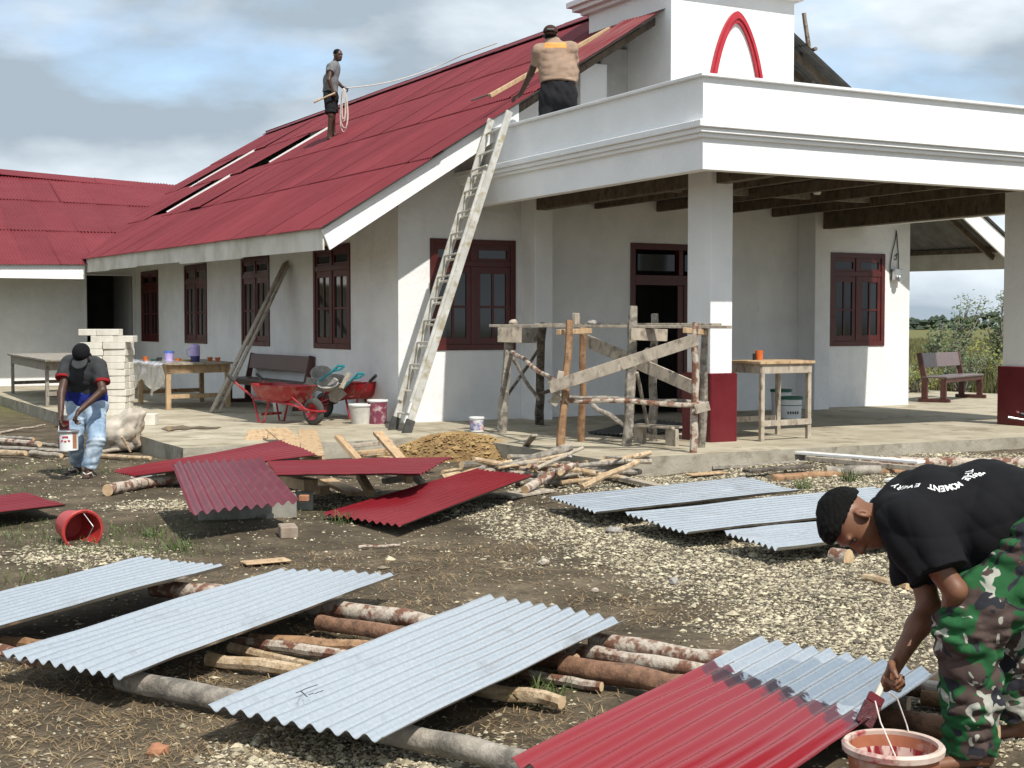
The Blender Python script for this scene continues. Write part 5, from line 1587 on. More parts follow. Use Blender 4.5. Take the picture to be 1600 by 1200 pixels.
stick((925, 632), 16.6, (982, 668), 16.3, .03, 'barkgrey', 17); stick((995, 582), 16.3, (1012, 665), 16.7, .022, 'barkgrey', 18)
stick((990, 560), 16.2, (1022, 540), 16.8, .03, 'barkdark', 19)
lump('rag', P(802, 505, w=17.5) - UP * .02, .06, M['sack'], 'small crumpled rag on the left end of the trestle plank', 'rag', 12)
lump('mortar_pile', P(928, 504, w=16.9) - UP * .03, .09, M['cement'], 'grey lump of mortar on the trestle plank', 'mortar', 13, .4)
block('offcut', P(900, 505, w=16.6) - UP * .02, .09, .05, .14, .4, M['woodold'], 'small wooden offcut standing on the trestle plank', 'offcut')
# little stool and dark sheet on the porch floor
sto = thing('stool', P(1025, 697, z=SL), 'tiny rough wooden stool under the trestle', 'stool')
s0, s1_ = P(1000, 692, z=SL), P(1050, 697, z=SL)
for p in (s0, s1_):
    MB().frame_box(p + UP * .10, RH * .022 + DH * .02, DH * .09 - RH * .05, UP * .10).build('leg', M['woodold'], sto, bevel=.004)
MB().plank(s0 + UP * .215 - RH * .06, s1_ + UP * .215 + RH * .06, .2, .028, DH).build('seat', M['woodold'], sto, bevel=.004)
MB().plank(s0 + UP * .09, s1_ + UP * .09, .05, .025, UP).build('stretcher', M['woodold'], sto)
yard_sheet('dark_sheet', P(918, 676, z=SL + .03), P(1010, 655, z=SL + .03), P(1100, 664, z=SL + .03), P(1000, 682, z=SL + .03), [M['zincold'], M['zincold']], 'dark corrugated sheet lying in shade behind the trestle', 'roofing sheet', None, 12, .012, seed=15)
# wooden pole scaffold behind the tower
for k, (a, c, r, lb) in enumerate([((1272, 130, 18.0), (1256, 20, 17.9), .04, 'thin dark pole rising behind the white tower'), ((1242, 88, 18.6), (1275, 76, 17.9), .035, 'short crossbar pole tied to the tower pole')]):
    log('pole', [P(a[0], a[1], Y=a[2]), P(c[0], c[1], Y=c[2])], (r, r * .9), M['barkgrey'], lb, 'pole', 'poles by the tower', 8, 430 + k, ends=False)
# handlebar of a parked motorcycle, seen only at the right edge
hb = thing('handlebar', P(1600, 655, w=14.0), 'black gripped handlebar with silver lever at the right edge', 'handlebar')
MB().tube([P(1690, 690, w=14.0), P(1640, 655, w=14.0), P(1598, 648, w=14.0)], .014, 8).build('bar', M['metalgrey'], hb, smooth='auto')
MB().tube([P(1640, 655, w=14.0), P(1594, 647, w=14.0)], .02, 10).build('grip', M['black'], hb, smooth='auto')
MB().tube([P(1591, 646, w=14.0), P(1587, 645, w=14.0)], .024, 10).build('end_cap', M['plinthred'], hb, smooth='auto')
MB().tube([P(1640, 664, w=13.95), P(1600, 656, w=13.95), P(1575, 652, w=13.95)], [.010, .009, .013], 8).build('lever', M['metalgrey'], hb, smooth='auto')
MB().tube([P(1690, 690, w=14.0), P(1692, 700, w=14.02)], .03, 8).build('stem', M['black'], hb)
MB().tube([P(1692, 700, w=14.02), Vector((P(1692, 700, w=14.02).x, P(1692, 700, w=14.02).y, 0))], .03, 8).build('steering_column', M['black'], hb)

# loose red sheet and timber at the rake being covered
def rk(X, Y, dz): return Vector((X, Y, roof_z(X, Y) + dz))
yard_sheet('red_sheet', rk(10.05, 17.72, .16), rk(11.45, 17.72, .16), rk(11.62, 17.12, .06), rk(10.2, 17.12, .06), [M['redsheet'], M['redsheet_pink']], 'loose red sheet held over the roof edge by the man in tan shirt', 'roofing sheet', None, 10, .013, seed=16)
board('rafter_pole', P(765, 150, Y=17.7), P(952, 45, Y=17.95), .07, .06, M['woodnew'], 'long peeled pole lying on the roof behind the man in tan shirt', 'pole')
log('hook_rod', [P(736, 157, Y=17.9), P(765, 147, Y=17.75)], (.012, .012), M['wire'], 'thin dark rod sticking out of the peeled pole\'s lower end', 'rod', None, 6, 433, ends=False, wob=0)
# red bucket lying on its side, left foreground
rb = P(108, 846, z=.0) + UP * .13
axb = (RH * .62 - DH * .75 - UP * .08).normalized()
pail('tipped_bucket', rb, .105, .145, .26, M['redbucket'], 'red paint bucket tipped on its side in the grass', 'bucket', M['redbucket'], fill=None, axis=axb,
     handle=[rb + axb * .25 + UP * .14, rb + axb * .30 + RH * .06 + UP * .04, rb + axb * .30 - UP * .08, rb + axb * .25 - UP * .13])
# painter's bucket with rope handle
pbk = EYE + _F * 4.5 + _R * ((1402 - 800) / FPX * 4.5); pbk.z = .0
bk = pail('paint_bucket', pbk, .115, .152, .245, M['terracotta'], 'terracotta bucket of red paint with cream rim at the painter\'s feet', 'paint bucket', M['rim'], fill=(M['redpaint'], .10))
hl = [pbk + UP * .245 - RH * .03 - DH * .14, pbk + UP * .33 - RH * .055 - DH * .05, pbk + UP * .385 - RH * .06, pbk + UP * .40 + RH * .0 + DH * .05, pbk + UP * .36 + RH * .045 + DH * .12, pbk + UP * .27 + RH * .08 + DH * .13, pbk + UP * .245 + RH * .085 + DH * .12]
MB().tube(hl[:3], .0024, 6).build('rope_handle', M['rope'], bk)
MB().tube(hl[3:], .0024, 6).build('rope_handle', M['rope'], bk)
MB().lathe(pbk, [(.1125, .104), (.1400, .21)], 28, cap0=False).build('paint_runs', mat_vary('paint_drips', (.55, .40, .35), (.20, .008, .013), 8, .3, 0, 0, (3, 3, .6), .001, None, 9, 5, lo=.47, hi=.53), bk, smooth='auto')
# ================================================================== people (continuous implicit surfaces)
def J(px, py, w): return P(px, py, w=w)
def rc(a, b, ra, rb=None, k=.03, flat=None, ff=1.0, cut0=False, cut1=False):
    return ('rc', np.array(a, float), np.array(b, float), ra, ra if rb is None else rb, k, None if flat is None else np.array(Vector(flat).normalized(), float), ff, cut0, cut1)
def el(c, ax, ay, az, k=.02, sub=False):
    return ('el', np.array(c, float), [np.array(v, float) for v in (ax, ay, az)], k, sub)
def _waves(seed, n, f0, f1):
    rr = np.random.RandomState(seed)
    d = rr.normal(size=(n, 3)); d /= np.linalg.norm(d, axis=1)[:, None]
    return d * rr.uniform(f0, f1, n)[:, None], rr.uniform(0, 6.28, n)
def sdf_mesh(name, prims, res, mat, parent, wr=None, smooth=True):
    """wr: (amplitude, low freq, high freq, seed, count) wrinkles"""
    lo, hi = np.full(3, 1e9), np.full(3, -1e9)
    for p in prims:
        if p[0] == 'rc':
            r = max(p[3], p[4]) * max(1, p[7]) + .03
            lo = np.minimum(lo, np.minimum(p[1], p[2]) - r); hi = np.maximum(hi, np.maximum(p[1], p[2]) + r)
        else:
            r = sum(np.abs(v) for v in p[2]) + .03
            lo = np.minimum(lo, p[1] - r); hi = np.maximum(hi, p[1] + r)
    n = np.ceil((hi - lo) / res).astype(int) + 2
    F = np.full(n, .2, np.float32)
    gx_ = [lo[i] + res * np.arange(n[i]) for i in range(3)]
    for p in prims:
        if p[0] == 'rc':
            r = max(p[3], p[4]) * max(1, p[7]) + p[5] + .02
            a0, a1 = np.minimum(p[1], p[2]) - r, np.maximum(p[1], p[2]) + r
        else:
            r = sum(np.abs(v) for v in p[2]) + p[3] + .02
            a0, a1 = p[1] - r, p[1] + r
        i0 = np.maximum(0, np.floor((a0 - lo) / res).astype(int)); i1 = np.minimum(n, np.ceil((a1 - lo) / res).astype(int) + 1)
        X, Y_, Z = np.meshgrid(gx_[0][i0[0]:i1[0]], gx_[1][i0[1]:i1[1]], gx_[2][i0[2]:i1[2]], indexing='ij')
        Q = np.stack((X, Y_, Z), -1)
        if p[0] == 'rc':
            _, a, b_, ra, rb, k, fl, ff, c0, c1 = p
            d = b_ - a; L = np.linalg.norm(d) + 1e-9; u = d / L
            s = (Q - a) @ u
            t = np.clip(s / L, 0, 1)
            q = Q - (a + t[..., None] * d)
            if fl is not None:
                q = q + (q @ fl)[..., None] * (1 / ff - 1) * fl
            D = np.linalg.norm(q, axis=-1) - (ra + (rb - ra) * t)
            if c0: D = np.maximum(D, -s)
            if c1: D = np.maximum(D, s - L)
        else:
            _, c, ax, k, sub = p
            q = Q - c
            rs = [np.linalg.norm(v) for v in ax]
            kk = np.sqrt(sum(((q @ (v / r_)) / r_) ** 2 for v, r_ in zip(ax, rs)))
            D = (kk - 1) * min(rs)
        sl = (slice(i0[0], i1[0]), slice(i0[1], i1[1]), slice(i0[2], i1[2]))
        A = F[sl]
        if p[0] == 'el' and p[4]:
            D = -D
            h = np.clip(.5 - .5 * (A - D) / k, 0, 1)
            F[sl] = A * (1 - h) + D * h + k * h * (1 - h)
        else:
            h = np.clip(.5 + .5 * (A - D) / k, 0, 1)
            F[sl] = A * (1 - h) + D * h - k * h * (1 - h)
    if wr:
        amp, f0, f1, seed, cnt = wr
        K, ph = _waves(seed, cnt, f0, f1)
        idx = np.argwhere(np.abs(F) < .05)
        pts = lo + res * idx
        v = np.zeros(len(idx))
        warp = .02 * np.sin(pts @ K[0] * .5 + ph[0])
        for kv, f in zip(K, ph):
            sgn = np.sin((pts + warp[:, None]) @ kv + f)
            v += 1 - 2 * np.abs(sgn) ** .8
        F[idx[:, 0], idx[:, 1], idx[:, 2]] += (amp * v / cnt ** .5).astype(np.float32)
    ins = F < 0
    cs = [m_ - 1 for m_ in n]
    S = np.zeros((*cs, 3), np.float32); Cn = np.zeros(cs, np.int16)
    quads = []
    cell_edges = []
    for ax in range(3):
        sa = [slice(None)] * 3; sb = [slice(None)] * 3
        sa[ax] = slice(0, -1); sb[ax] = slice(1, None)
        cr = np.argwhere(ins[tuple(sa)] != ins[tuple(sb)])
        if not len(cr): continue
        nb = cr.copy(); nb[:, ax] += 1
        f0_, f1_ = F[cr[:, 0], cr[:, 1], cr[:, 2]], F[nb[:, 0], nb[:, 1], nb[:, 2]]
        pos = cr.astype(np.float32); pos[:, ax] += f0_ / (f0_ - f1_)
        o1, o2 = (ax + 1) % 3, (ax + 2) % 3
        ok = (cr[:, o1] > 0) & (cr[:, o2] > 0) & (cr[:, o1] < cs[o1]) & (cr[:, o2] < cs[o2])
        cr, pos, f0_ = cr[ok], pos[ok], f0_[ok]
        corners = []
        for d1, d2 in ((-1, -1), (0, -1), (0, 0), (-1, 0)):
            c = cr.copy(); c[:, o1] += d1; c[:, o2] += d2
            np.add.at(S, (c[:, 0], c[:, 1], c[:, 2]), pos); np.add.at(Cn, (c[:, 0], c[:, 1], c[:, 2]), 1)
            corners.append(c)
        cell_edges.append((corners, f0_ < 0))
    ids = -np.ones(cs, np.int64)
    act = np.argwhere(Cn > 0)
    ids[act[:, 0], act[:, 1], act[:, 2]] = np.arange(len(act))
    V = lo + res * (S[act[:, 0], act[:, 1], act[:, 2]] / Cn[act[:, 0], act[:, 1], act[:, 2]][:, None])
    for corners, neg in cell_edges:
        q = np.stack([ids[c[:, 0], c[:, 1], c[:, 2]] for c in corners], 1)
        q[~neg] = q[~neg][:, ::-1]
        quads.append(q)
    Qd = np.concatenate(quads)
    off = np.array(origin(parent))
    me = bpy.data.meshes.new(name)
    me.vertices.add(len(V)); me.vertices.foreach_set('co', (V - off).astype(np.float32).ravel())
    me.loops.add(len(Qd) * 4); me.loops.foreach_set('vertex_index', Qd.ravel().astype(np.int32))
    me.polygons.add(len(Qd)); me.polygons.foreach_set('loop_start', np.arange(len(Qd), dtype=np.int32) * 4)
    try: me.polygons.foreach_set('loop_total', np.full(len(Qd), 4, np.int32))
    except Exception: pass
    me.polygons.foreach_set('use_smooth', [True] * len(Qd))
    me.materials.append(mat); me.update(calc_edges=True); me.validate()
    o = bpy.data.objects.new(name, me); COL.objects.link(o)
    if parent: o.parent = parent
    ORG[o.name] = Vector(off)
    return o
def hand(wrist, fd, pn, th, curl=(.5, .6, .5), sc=1.0, spread=.0, thumb_in=.5):
    """fd: fingers' direction, pn: palm normal, th: towards the thumb"""
    fd = Vector(fd).normalized(); th = Vector(th); th = (th - fd * th.dot(fd)).normalized()
    n_ = fd.cross(th)
    if n_.dot(Vector(pn)) < 0: n_ = -n_
    w_ = Vector(wrist)
    out = [rc(w_, w_ + fd * .03 * sc, .027 * sc, .030 * sc, .02, n_, .7), rc(w_ + fd * .03 * sc, w_ + fd * .082 * sc, .034 * sc, .038 * sc, .02, n_, .45)]
    for i, (o_, L) in enumerate(((.030, .92), (.010, 1.0), (-.011, .95), (-.031, .78))):
        p = w_ + fd * (.088 - .006 * (i == 3)) * sc + th * o_ * sc
        ang = .1
        d = fd
        for q, (l, cu) in enumerate(zip((.044, .027, .022), curl)):
            ang += cu * (1 + .06 * i)
            d = (fd * math.cos(ang) + n_ * math.sin(ang) + th * spread * (1 - i * .7)).normalized()
            e = p + d * l * L * sc
            out.append(rc(p, e, (.0098 - .001 * q) * sc, (.0092 - .0012 * q) * sc, .004))
            p = e
    b0 = w_ + fd * .022 * sc + th * .026 * sc
    b1 = b0 + (fd * .55 + th * .75 + n_ * .35 * thumb_in).normalized() * .042 * sc
    b2 = b1 + (fd * .85 + th * .15 + n_ * .75 * thumb_in).normalized() * .034 * sc
    b3 = b2 + (fd * .8 - th * .2 + n_ * .9 * thumb_in).normalized() * .024 * sc
    out += [rc(b0, b1, .015 * sc, .012 * sc, .012), rc(b1, b2, .0115 * sc, .0105 * sc, .006), rc(b2, b3, .0105 * sc, .008 * sc, .004)]
    return out
def head(c, up, fwd, sc=1.0, jaw=1.0):
    """skull, face and neck-ready jaw; up towards the crown, fwd the way the face looks"""
    up = Vector(up).normalized(); f = Vector(fwd); f = (f - up * f.dot(up)).normalized(); s_ = up.cross(f)
    c = Vector(c)
    pr_ = [el(c + up * .02 * sc, s_ * .075 * sc, f * .093 * sc, up * .088 * sc, .02),
           el(c - up * .045 * sc + f * .03 * sc, s_ * .060 * sc, f * .062 * sc, up * .075 * sc, .03),
           el(c - up * .098 * sc + f * .058 * sc, s_ * .030 * sc, f * .026 * sc, up * .022 * sc, .025),
           rc(c + f * .086 * sc - up * .005 * sc, c + f * .106 * sc - up * .042 * sc, .009 * sc, .015 * sc, .012),
           el(c + f * .092 * sc - up * .047 * sc, s_ * .021 * sc, f * .012 * sc, up * .011 * sc, .008),
           el(c + f * .086 * sc + up * .016 * sc, s_ * .055 * sc, f * .012 * sc, up * .010 * sc, .016),
           el(c + f * .087 * sc - up * .071 * sc, s_ * .025 * sc, f * .010 * sc, up * .007 * sc, .006),
           el(c + f * .084 * sc - up * .084 * sc, s_ * .021 * sc, f * .010 * sc, up * .007 * sc, .006)]
    for k in (-1, 1):
        pr_.append(el(c + s_ * k * .031 * sc + f * .089 * sc - up * .006 * sc, s_ * .015 * sc, f * .012 * sc, up * .010 * sc, .008, True))
        pr_.append(el(c + s_ * k * .079 * sc - f * .008 * sc - up * .015 * sc, s_ * .010 * sc + f * -.008 * sc, f * .019 * sc, up * .032 * sc, .006))
        pr_.append(el(c + s_ * k * .087 * sc - f * .004 * sc - up * .013 * sc, s_ * .006 * sc, f * .009 * sc, up * .018 * sc, .004, True))
    return pr_
def eyes(c, up, fwd, parent, sc=1.0):
    up = Vector(up).normalized(); f = Vector(fwd); f = (f - up * f.dot(up)).normalized(); s_ = up.cross(f)
    for k in (-1, 1):
        p = Vector(c) + s_ * k * .031 * sc + f * .079 * sc - up * .006 * sc
        MB().lathe(p - f * .011 * sc, [(.001, 0), (.008 * sc, .003 * sc), (.0115 * sc, .011 * sc), (.008 * sc, .019 * sc), (.001, .022 * sc)], 10, f, cap0=False).build('eye', M['eye'], parent, smooth=True)
def skin(name, a, c, seed=0):
    m, nt, b = nmat(name)
    n = _noise(nt, 14, 5, .6); r = _ramp(nt, n.outputs['Fac'], [(.3, a), (.7, c)])
    nt.links.new(r.outputs[0], b.inputs['Base Color'])
    b.inputs['Roughness'].default_value = .48; b.inputs['Specular IOR Level'].default_value = .4
    b.inputs['Subsurface Weight'].default_value = .06; b.inputs['Subsurface Radius'].default_value = (.02, .008, .004)
    n2_ = _noise(nt, 120, 4, .6); _bump(nt, b, n2_.outputs['Fac'], .12, .002)
    return m
def cloth(name, a, c, sc=7, rough=.9, weave=.25):
    m = mat_vary(name, a, c, sc, rough, 0, weave, None, .003, spec=.2)
    return m
M['skinA'] = skin('brown_skin', (.15, .066, .036), (.215, .10, .056))
M['skinB'] = skin('dark_brown_skin', (.055, .027, .018), (.085, .043, .028))
M['hair'] = mat_vary('black_hair', (.0025, .0025, .0025), (.006, .0055, .005), 60, .75, 0, .8, None, .006, spec=.15)
M['eye'] = mat_vary('eye_dark', (.02, .015, .012), (.05, .04, .035), 30, .2, 0, 0)
M['tblack'] = cloth('black_cotton', (.0045, .0045, .0055), (.008, .008, .010))
M['tgrey'] = cloth('grey_cotton', (.13, .135, .14), (.19, .195, .20))
M['tdark'] = cloth('charcoal_cotton', (.028, .030, .032), (.05, .052, .055))
M['tblue'] = cloth('blue_panel_cotton', (.012, .022, .16), (.02, .035, .24))
M['tred'] = cloth('red_cuff_cotton', (.20, .010, .014), (.28, .016, .02))
M['ttan'] = cloth('tan_cotton', (.27, .185, .135), (.35, .25, .185))
M['torange'] = cloth('orange_print', (.60, .27, .07), (.70, .36, .12))
M['blackpants'] = cloth('black_shorts_cloth', (.010, .010, .012), (.020, .020, .023))
M['jeans'] = mat_vary('washed_denim', (.17, .26, .38), (.42, .52, .62), 5, .9, 0, .4, None, .004, (.55, .63, .70), 8, spec=.2)
M['capred'] = cloth('brown_cap', (.045, .022, .018), (.07, .035, .028))
M['sandal'] = mat_vary('rubber_sandal', (.02, .022, .026), (.04, .042, .046), 8, .7)
M['strap'] = mat_vary('cream_strap', (.55, .50, .42), (.65, .6, .52), 8, .6)
m, nt, b = nmat('jungle_camouflage')
def camo_layer(seed, sc, th_, d=.6):
    t = nt.nodes.new('ShaderNodeTexCoord'); mp_ = nt.nodes.new('ShaderNodeMapping'); mp_.inputs['Location'].default_value = (seed, seed * 1.7, seed * .6)
    nt.links.new(t.outputs['Object'], mp_.inputs['Vector'])
    n = nt.nodes.new('ShaderNodeTexNoise'); n.inputs['Scale'].default_value = sc; n.inputs['Detail'].default_value = 2.2; n.inputs['Distortion'].default_value = d
    nt.links.new(mp_.outputs[0], n.inputs['Vector'])
    return _ramp(nt, n.outputs['Fac'], [(th_, (0, 0, 0)), (th_ + .012, (1, 1, 1))]).outputs[0]
c_ = _mix(nt, camo_layer(1.3, 9, .49), (.020, .090, .032), (.072, .05, .044))
c_ = _mix(nt, camo_layer(5.1, 11, .565), c_, (.36, .36, .31))
c_ = _mix(nt, camo_layer(9.4, 12, .57), c_, (.025, .026, .032))
c_ = _mix(nt, camo_layer(12.2, 8, .60), c_, (.022, .105, .038))
nt.links.new(c_, b.inputs['Base Color']); b.inputs['Roughness'].default_value = .9; b.inputs['Specular IOR Level'].default_value = .2
n_ = _noise(nt, 40, 6, .7); _bump(nt, b, n_.outputs['Fac'], .2, .004)
M['camo'] = m

def sandal(parent, heel, toe, mat=None, sc=1.0, straps=True, zoff=.0):
    heel, toe = Vector(heel), Vector(toe)
    d = (toe - heel); L = d.length; d.normalize(); s_ = UP.cross(d)
    out = []
    for i in range(18):
        a = 2 * math.pi * i / 18
        x = math.cos(a); y = math.sin(a)
        out.append(heel + d * (L / 2 + x * L / 2) + s_ * y * (.042 + .008 * x) * sc)
    so = MB().prism(out, (0, 0, .018)).build('sandal', mat or M['sandal'], parent, smooth='auto')
    if straps:
        t = heel + d * L * .78 + UP * .045
        for k in (-1, 1):
            MB().tube([t, heel + d * L * .55 + s_ * k * .035 * sc + UP * .062, heel + d * L * .42 + s_ * k * .046 * sc + UP * .02], .007, 6).build('strap', M['strap'], so)

# ---------------------------------------------------------------- the painter, bent double over the sheet
pt = thing('person', P(1530, 1190, z=0), 'person in black T-shirt and camouflage trousers bending to paint a sheet', 'person')
hipN, hipF = J(1632, 848, 5.06), J(1640, 842, 5.34)
kneN, kneF = J(1512, 985, 5.02), J(1580, 985, 5.38)
ankN, ankF = J(1517, 1182, 5.06), J(1592, 1128, 5.40)
ankN.z = max(ankN.z, .075); ankF.z = .085
heelF = ankF + RH * .05; toeF = ankF - RH * .165 - DH * .03
heelN = ankN + RH * .05; toeN = ankN - RH * .16 - DH * .07
pel, wai, che, ubk = J(1630, 838, 5.2), J(1560, 822, 5.2), J(1470, 806, 5.2), J(1418, 812, 5.2)
shN, shF = J(1424, 828, 5.02), J(1424, 826, 5.38)
elN, wrN = J(1492, 922, 4.96), J(1478, 990, 5.16)
elF, wrF = J(1452, 948, 5.30), J(1402, 1034, 5.20)
hc = J(1331, 812, 5.18)
hup = (J(1278, 803, 5.18) - J(1360, 818, 5.18)).normalized()
hf = (-UP * .93 + RH * .12 - DH * .34).normalized()
brush_t, brush_h = J(1383, 1060, 5.15), J(1356, 1118, 5.10)
body = [rc(pel, wai, .135, .125, .04), rc(wai, che, .125, .135, .04), rc(che, ubk, .135, .11, .04), rc(shN, shF, .062, .062, .04),
        rc(ubk, J(1378, 812, 5.19), .06, .056, .03), rc(J(1385, 810, 5.19), hc, .055, .06, .03),
        rc(shN, elN, .052, .042, .03), rc(elN, wrN, .041, .029, .015), rc(shF, elF, .052, .043, .03), rc(elF, elF.lerp(wrF, .35), .043, .044, .02), rc(elF.lerp(wrF, .35), wrF, .044, .028, .02),
        rc(hipN, kneN, .085, .062, .03), rc(kneN, ankN, .058, .038, .02), rc(hipF, kneF, .085, .062, .03), rc(kneF, ankF, .058, .038, .02),
        rc(ankN, heelN - UP * .03, .036, .03, .02), rc(heelN - UP * .035, toeN - UP * .04, .030, .022, .02), rc(ankF, heelF - UP * .035, .036, .03, .02), rc(heelF - UP * .04, toeF - UP * .05, .030, .020, .02)]
for tk in range(5):
    sN = UP.cross((toeF - heelF).normalized())
    for T in (toeF, toeN):
        p = T - UP * .052 + sN * (.028 - .014 * tk)
        body.append(rc(p - RH * -.005, p - RH * (.036 - .006 * tk), .010 if tk else .013, .008, .004))
body += head(hc, hup, hf, 1.04)
fdir = (J(1378, 1082, 5.14) - wrF).normalized()
body += hand(wrF, fdir, RH * .75 - UP * .5 - DH * .3, -DH * .6 - RH * .55, (1.15, 1.25, .8), 1.08, .0, 1.0)
body += hand(wrN, (UP * -.8 + RH * .2 + DH * .2), RH, -DH, (.4, .4, .3), 1.0)
sdf_mesh('body', body, .0055, M['skinA'], pt)
eyes(hc, hup, hf, pt, 1.04)
# hair: thick on top, shaved at the sides
s_h = hup.cross(hf).normalized()
hr = [el(hc + hup * .034 - hf * .012, s_h * .078, hf * .092, hup * .086, .02), el(hc + hup * .062 + hf * .035, s_h * .068, hf * .060, hup * .052, .03),
      el(hc + hup * .05 - hf * .05, s_h * .066, hf * .055, hup * .062, .03), el(hc - hup * .272 - hf * .03, s_h * .3, hf * .24, hup * .325, .008, True)]
sdf_mesh('hair', hr, .0045, M['hair'], pt, (.0022, 90, 220, 3, 12))
# shirt
gather = J(1500, 845, 5.0)
shirt_p = [rc(J(1650, 826, 5.2), J(1545, 812, 5.2), .195, .195, .06, (hipN - hipF), 1.05, True), rc(J(1545, 812, 5.2), J(1450, 806, 5.2), .195, .162, .06, (hipN - hipF), 1.12), rc(J(1455, 806, 5.2), J(1405, 806, 5.2), .150, .105, .06, (hipN - hipF), 1.35),
           rc(J(1500, 860, 5.2), J(1590, 870, 5.2), .13, .10, .08),
           rc(J(1412, 806, 5.2), J(1384, 809, 5.19), .085, .068, .03, None, 1, False, True),
           rc(J(1422, 815, 5.04), J(1464, 894, 4.955), .105, .098, .05, None, 1, False, True), rc(J(1422, 815, 5.37), J(1440, 900, 5.36), .10, .095, .05, None, 1, False, True)]
shirt = sdf_mesh('shirt', shirt_p, .0065, M['tblack'], pt, (.010, 9, 34, 12, 9))
# camouflage trousers
pants_p = [rc(hipN, hipF, .165, .165, .05), rc(J(1600, 850, 5.2), pel, .17, .18, .05, None, 1, True, False), rc(hipN, J(1545, 945, 5.03), .140, .115, .05), rc(J(1545, 945, 5.03), kneN, .115, .100, .04), rc(kneN, J(1516, 1090, 5.04), .100, .088, .04), rc(J(1516, 1090, 5.04), J(1514, 1168, 5.06), .088, .082, .03, None, 1, False, True),
           rc(hipF, kneF, .145, .112, .05), rc(kneF, J(1590, 1050, 5.39), .112, .096, .04), rc(J(1590, 1050, 5.39), J(1596, 1112, 5.40), .096, .09, .03, None, 1, False, True)]
sdf_mesh('trousers', pants_p, .007, M['camo'], pt, (.0105, 16, 52, 5, 10))
sandal(pt, heelF - UP * (heelF.z - .0), Vector((toeF.x, toeF.y, 0)) - RH * .035, None, 1.1, False)
sandal(pt, heelN - UP * (heelN.z - .0), Vector((toeN.x, toeN.y, 0)) - RH * .035, None, 1.1, False)
# lettering printed round a circle on the shirt's back
bpy.context.view_layer.update()
dg = bpy.context.evaluated_depsgraph_get()
bm = bmesh.new(); bm.from_mesh(shirt.data)
tree = BVHTree.FromBMesh(bm); bm.free()
so_ = origin(pt)
nb_ = (UP * .86 - DH * .5).normalized()
e1 = (RH - nb_ * RH.dot(nb_)).normalized(); e2 = nb_.cross(e1)
pc = J(1452, 733, 5.16)
def letters(txt, c0, rad, size, a0, a1, out):
    """tops outward, reading clockwise seen from above; angles in degrees in the e1/e2 plane"""
    for i, ch in enumerate(txt):
        if ch == ' ': continue
        cu = bpy.data.curves.new('glyph', 'FONT'); cu.body = ch; cu.size = size; cu.align_x = 'CENTER'; cu.offset = size * .025
        cu.resolution_u = 2
        ob = bpy.data.objects.new('glyph', cu); COL.objects.link(ob)
        me = ob.to_mesh()
        a = math.radians(a0 + (a1 - a0) * (i / max(1, len(txt) - 1)))
        o_d = e1 * math.cos(a) + e2 * math.sin(a); t_d = e1 * math.sin(a) - e2 * math.cos(a)
        vs = []
        for v in me.vertices:
            w_ = c0 + o_d * (rad + v.co.y) + t_d * v.co.x
            hit = tree.ray_cast(w_ + nb_ * .35 - so_, -nb_)
            vs.append((hit[0] + hit[1] * .0025 + so_) if hit[0] else w_)
        fs = [tuple(p.vertices) for p in me.polygons]
        out.add(vs, fs)
        ob.to_mesh_clear(); bpy.data.objects.remove(ob); bpy.data.curves.remove(cu)
tx = MB()
letters('THE MOMENT EVERY', pc, .128, .034, -22, -158, tx)
tx.build('print', M['pailwhite'], shirt, recalc=False)
tx = MB()
r_q = random.Random(4)
for row, (px0, py0) in enumerate(((1514, 741), (1524, 737), (1534, 733))):       # three short rows too small to read
    for k in range(5 - row):
        w_ = J(px0 + 3.5 * k, py0 - 4.2 * k, 5.05)
        hit = tree.ray_cast(w_ + nb_ * .35 - so_, -nb_)
        if hit[0] is None: continue
        c = hit[0] + hit[1] * .002 + so_
        tx.frame_box(c, e1 * .0045, e2 * r_q.uniform(.003, .0055), hit[1] * .0006)
tx.build('print', M['pailwhite'], shirt, recalc=False)
# paint brush in his hand
pbr = thing('paintbrush', brush_h, 'flat paintbrush with pale handle loaded with dark red paint', 'paintbrush')
bd = (brush_h - brush_t).normalized()
bs_ = (RH * .9 + DH * .2); bs_ = (bs_ - bd * bs_.dot(bd)).normalized()
MB().plank(brush_t - bd * .05, brush_t + bd * .075, .022, .012, bs_).build('handle', M['strap'], pbr, bevel=.003)
MB().plank(brush_t + bd * .07, brush_t + bd * .105, .062, .018, bs_).build('ferrule', M['plinthred'], pbr, bevel=.003)
MB().frame_box(brush_t + bd * .15, bs_ * .034, bd.cross(bs_) * .010, bd * .046).build('bristles', mat_vary('paint_soaked_bristle', (.05, .006, .010), (.10, .012, .018), 60, .3, 0, .8, (1, 1, 1)), pbr, bevel=.004)

# ---------------------------------------------------------------- man in jeans holding a paint tin
lm = thing('person', P(128, 742, z=0), 'person in black cap, dark T-shirt and jeans looking down at a paint tin', 'person')
hpL, hpR = J(123, 632, 14.95), J(149, 632, 14.95)
knL, knR = J(117, 688, 14.85), J(151, 686, 14.75)
anL, anR = J(121, 728, 15.15), J(138, 736, 14.75)
anL.z = .09; anR.z = .09
chs, nk, hd_ = J(130, 580, 14.80), J(129, 562, 14.70), J(128, 553, 14.60)
sL, sR = J(107, 567, 14.75), J(154, 571, 14.75)
eL, wL = J(96, 614, 14.62), J(95, 648, 14.48)
eR, wR = J(160, 610, 14.60), J(124, 642, 14.45)
up2, fw2 = (UP * .55 - DH * .8).normalized(), (-UP * .85 - DH * .5).normalized()
f_h = lambda an, dx: (an - UP * .05 + DH * .04, an - UP * .06 - DH * .17 + RH * dx)
lh, lt = f_h(anL, -.05); rh_, rt = f_h(anR, .03)
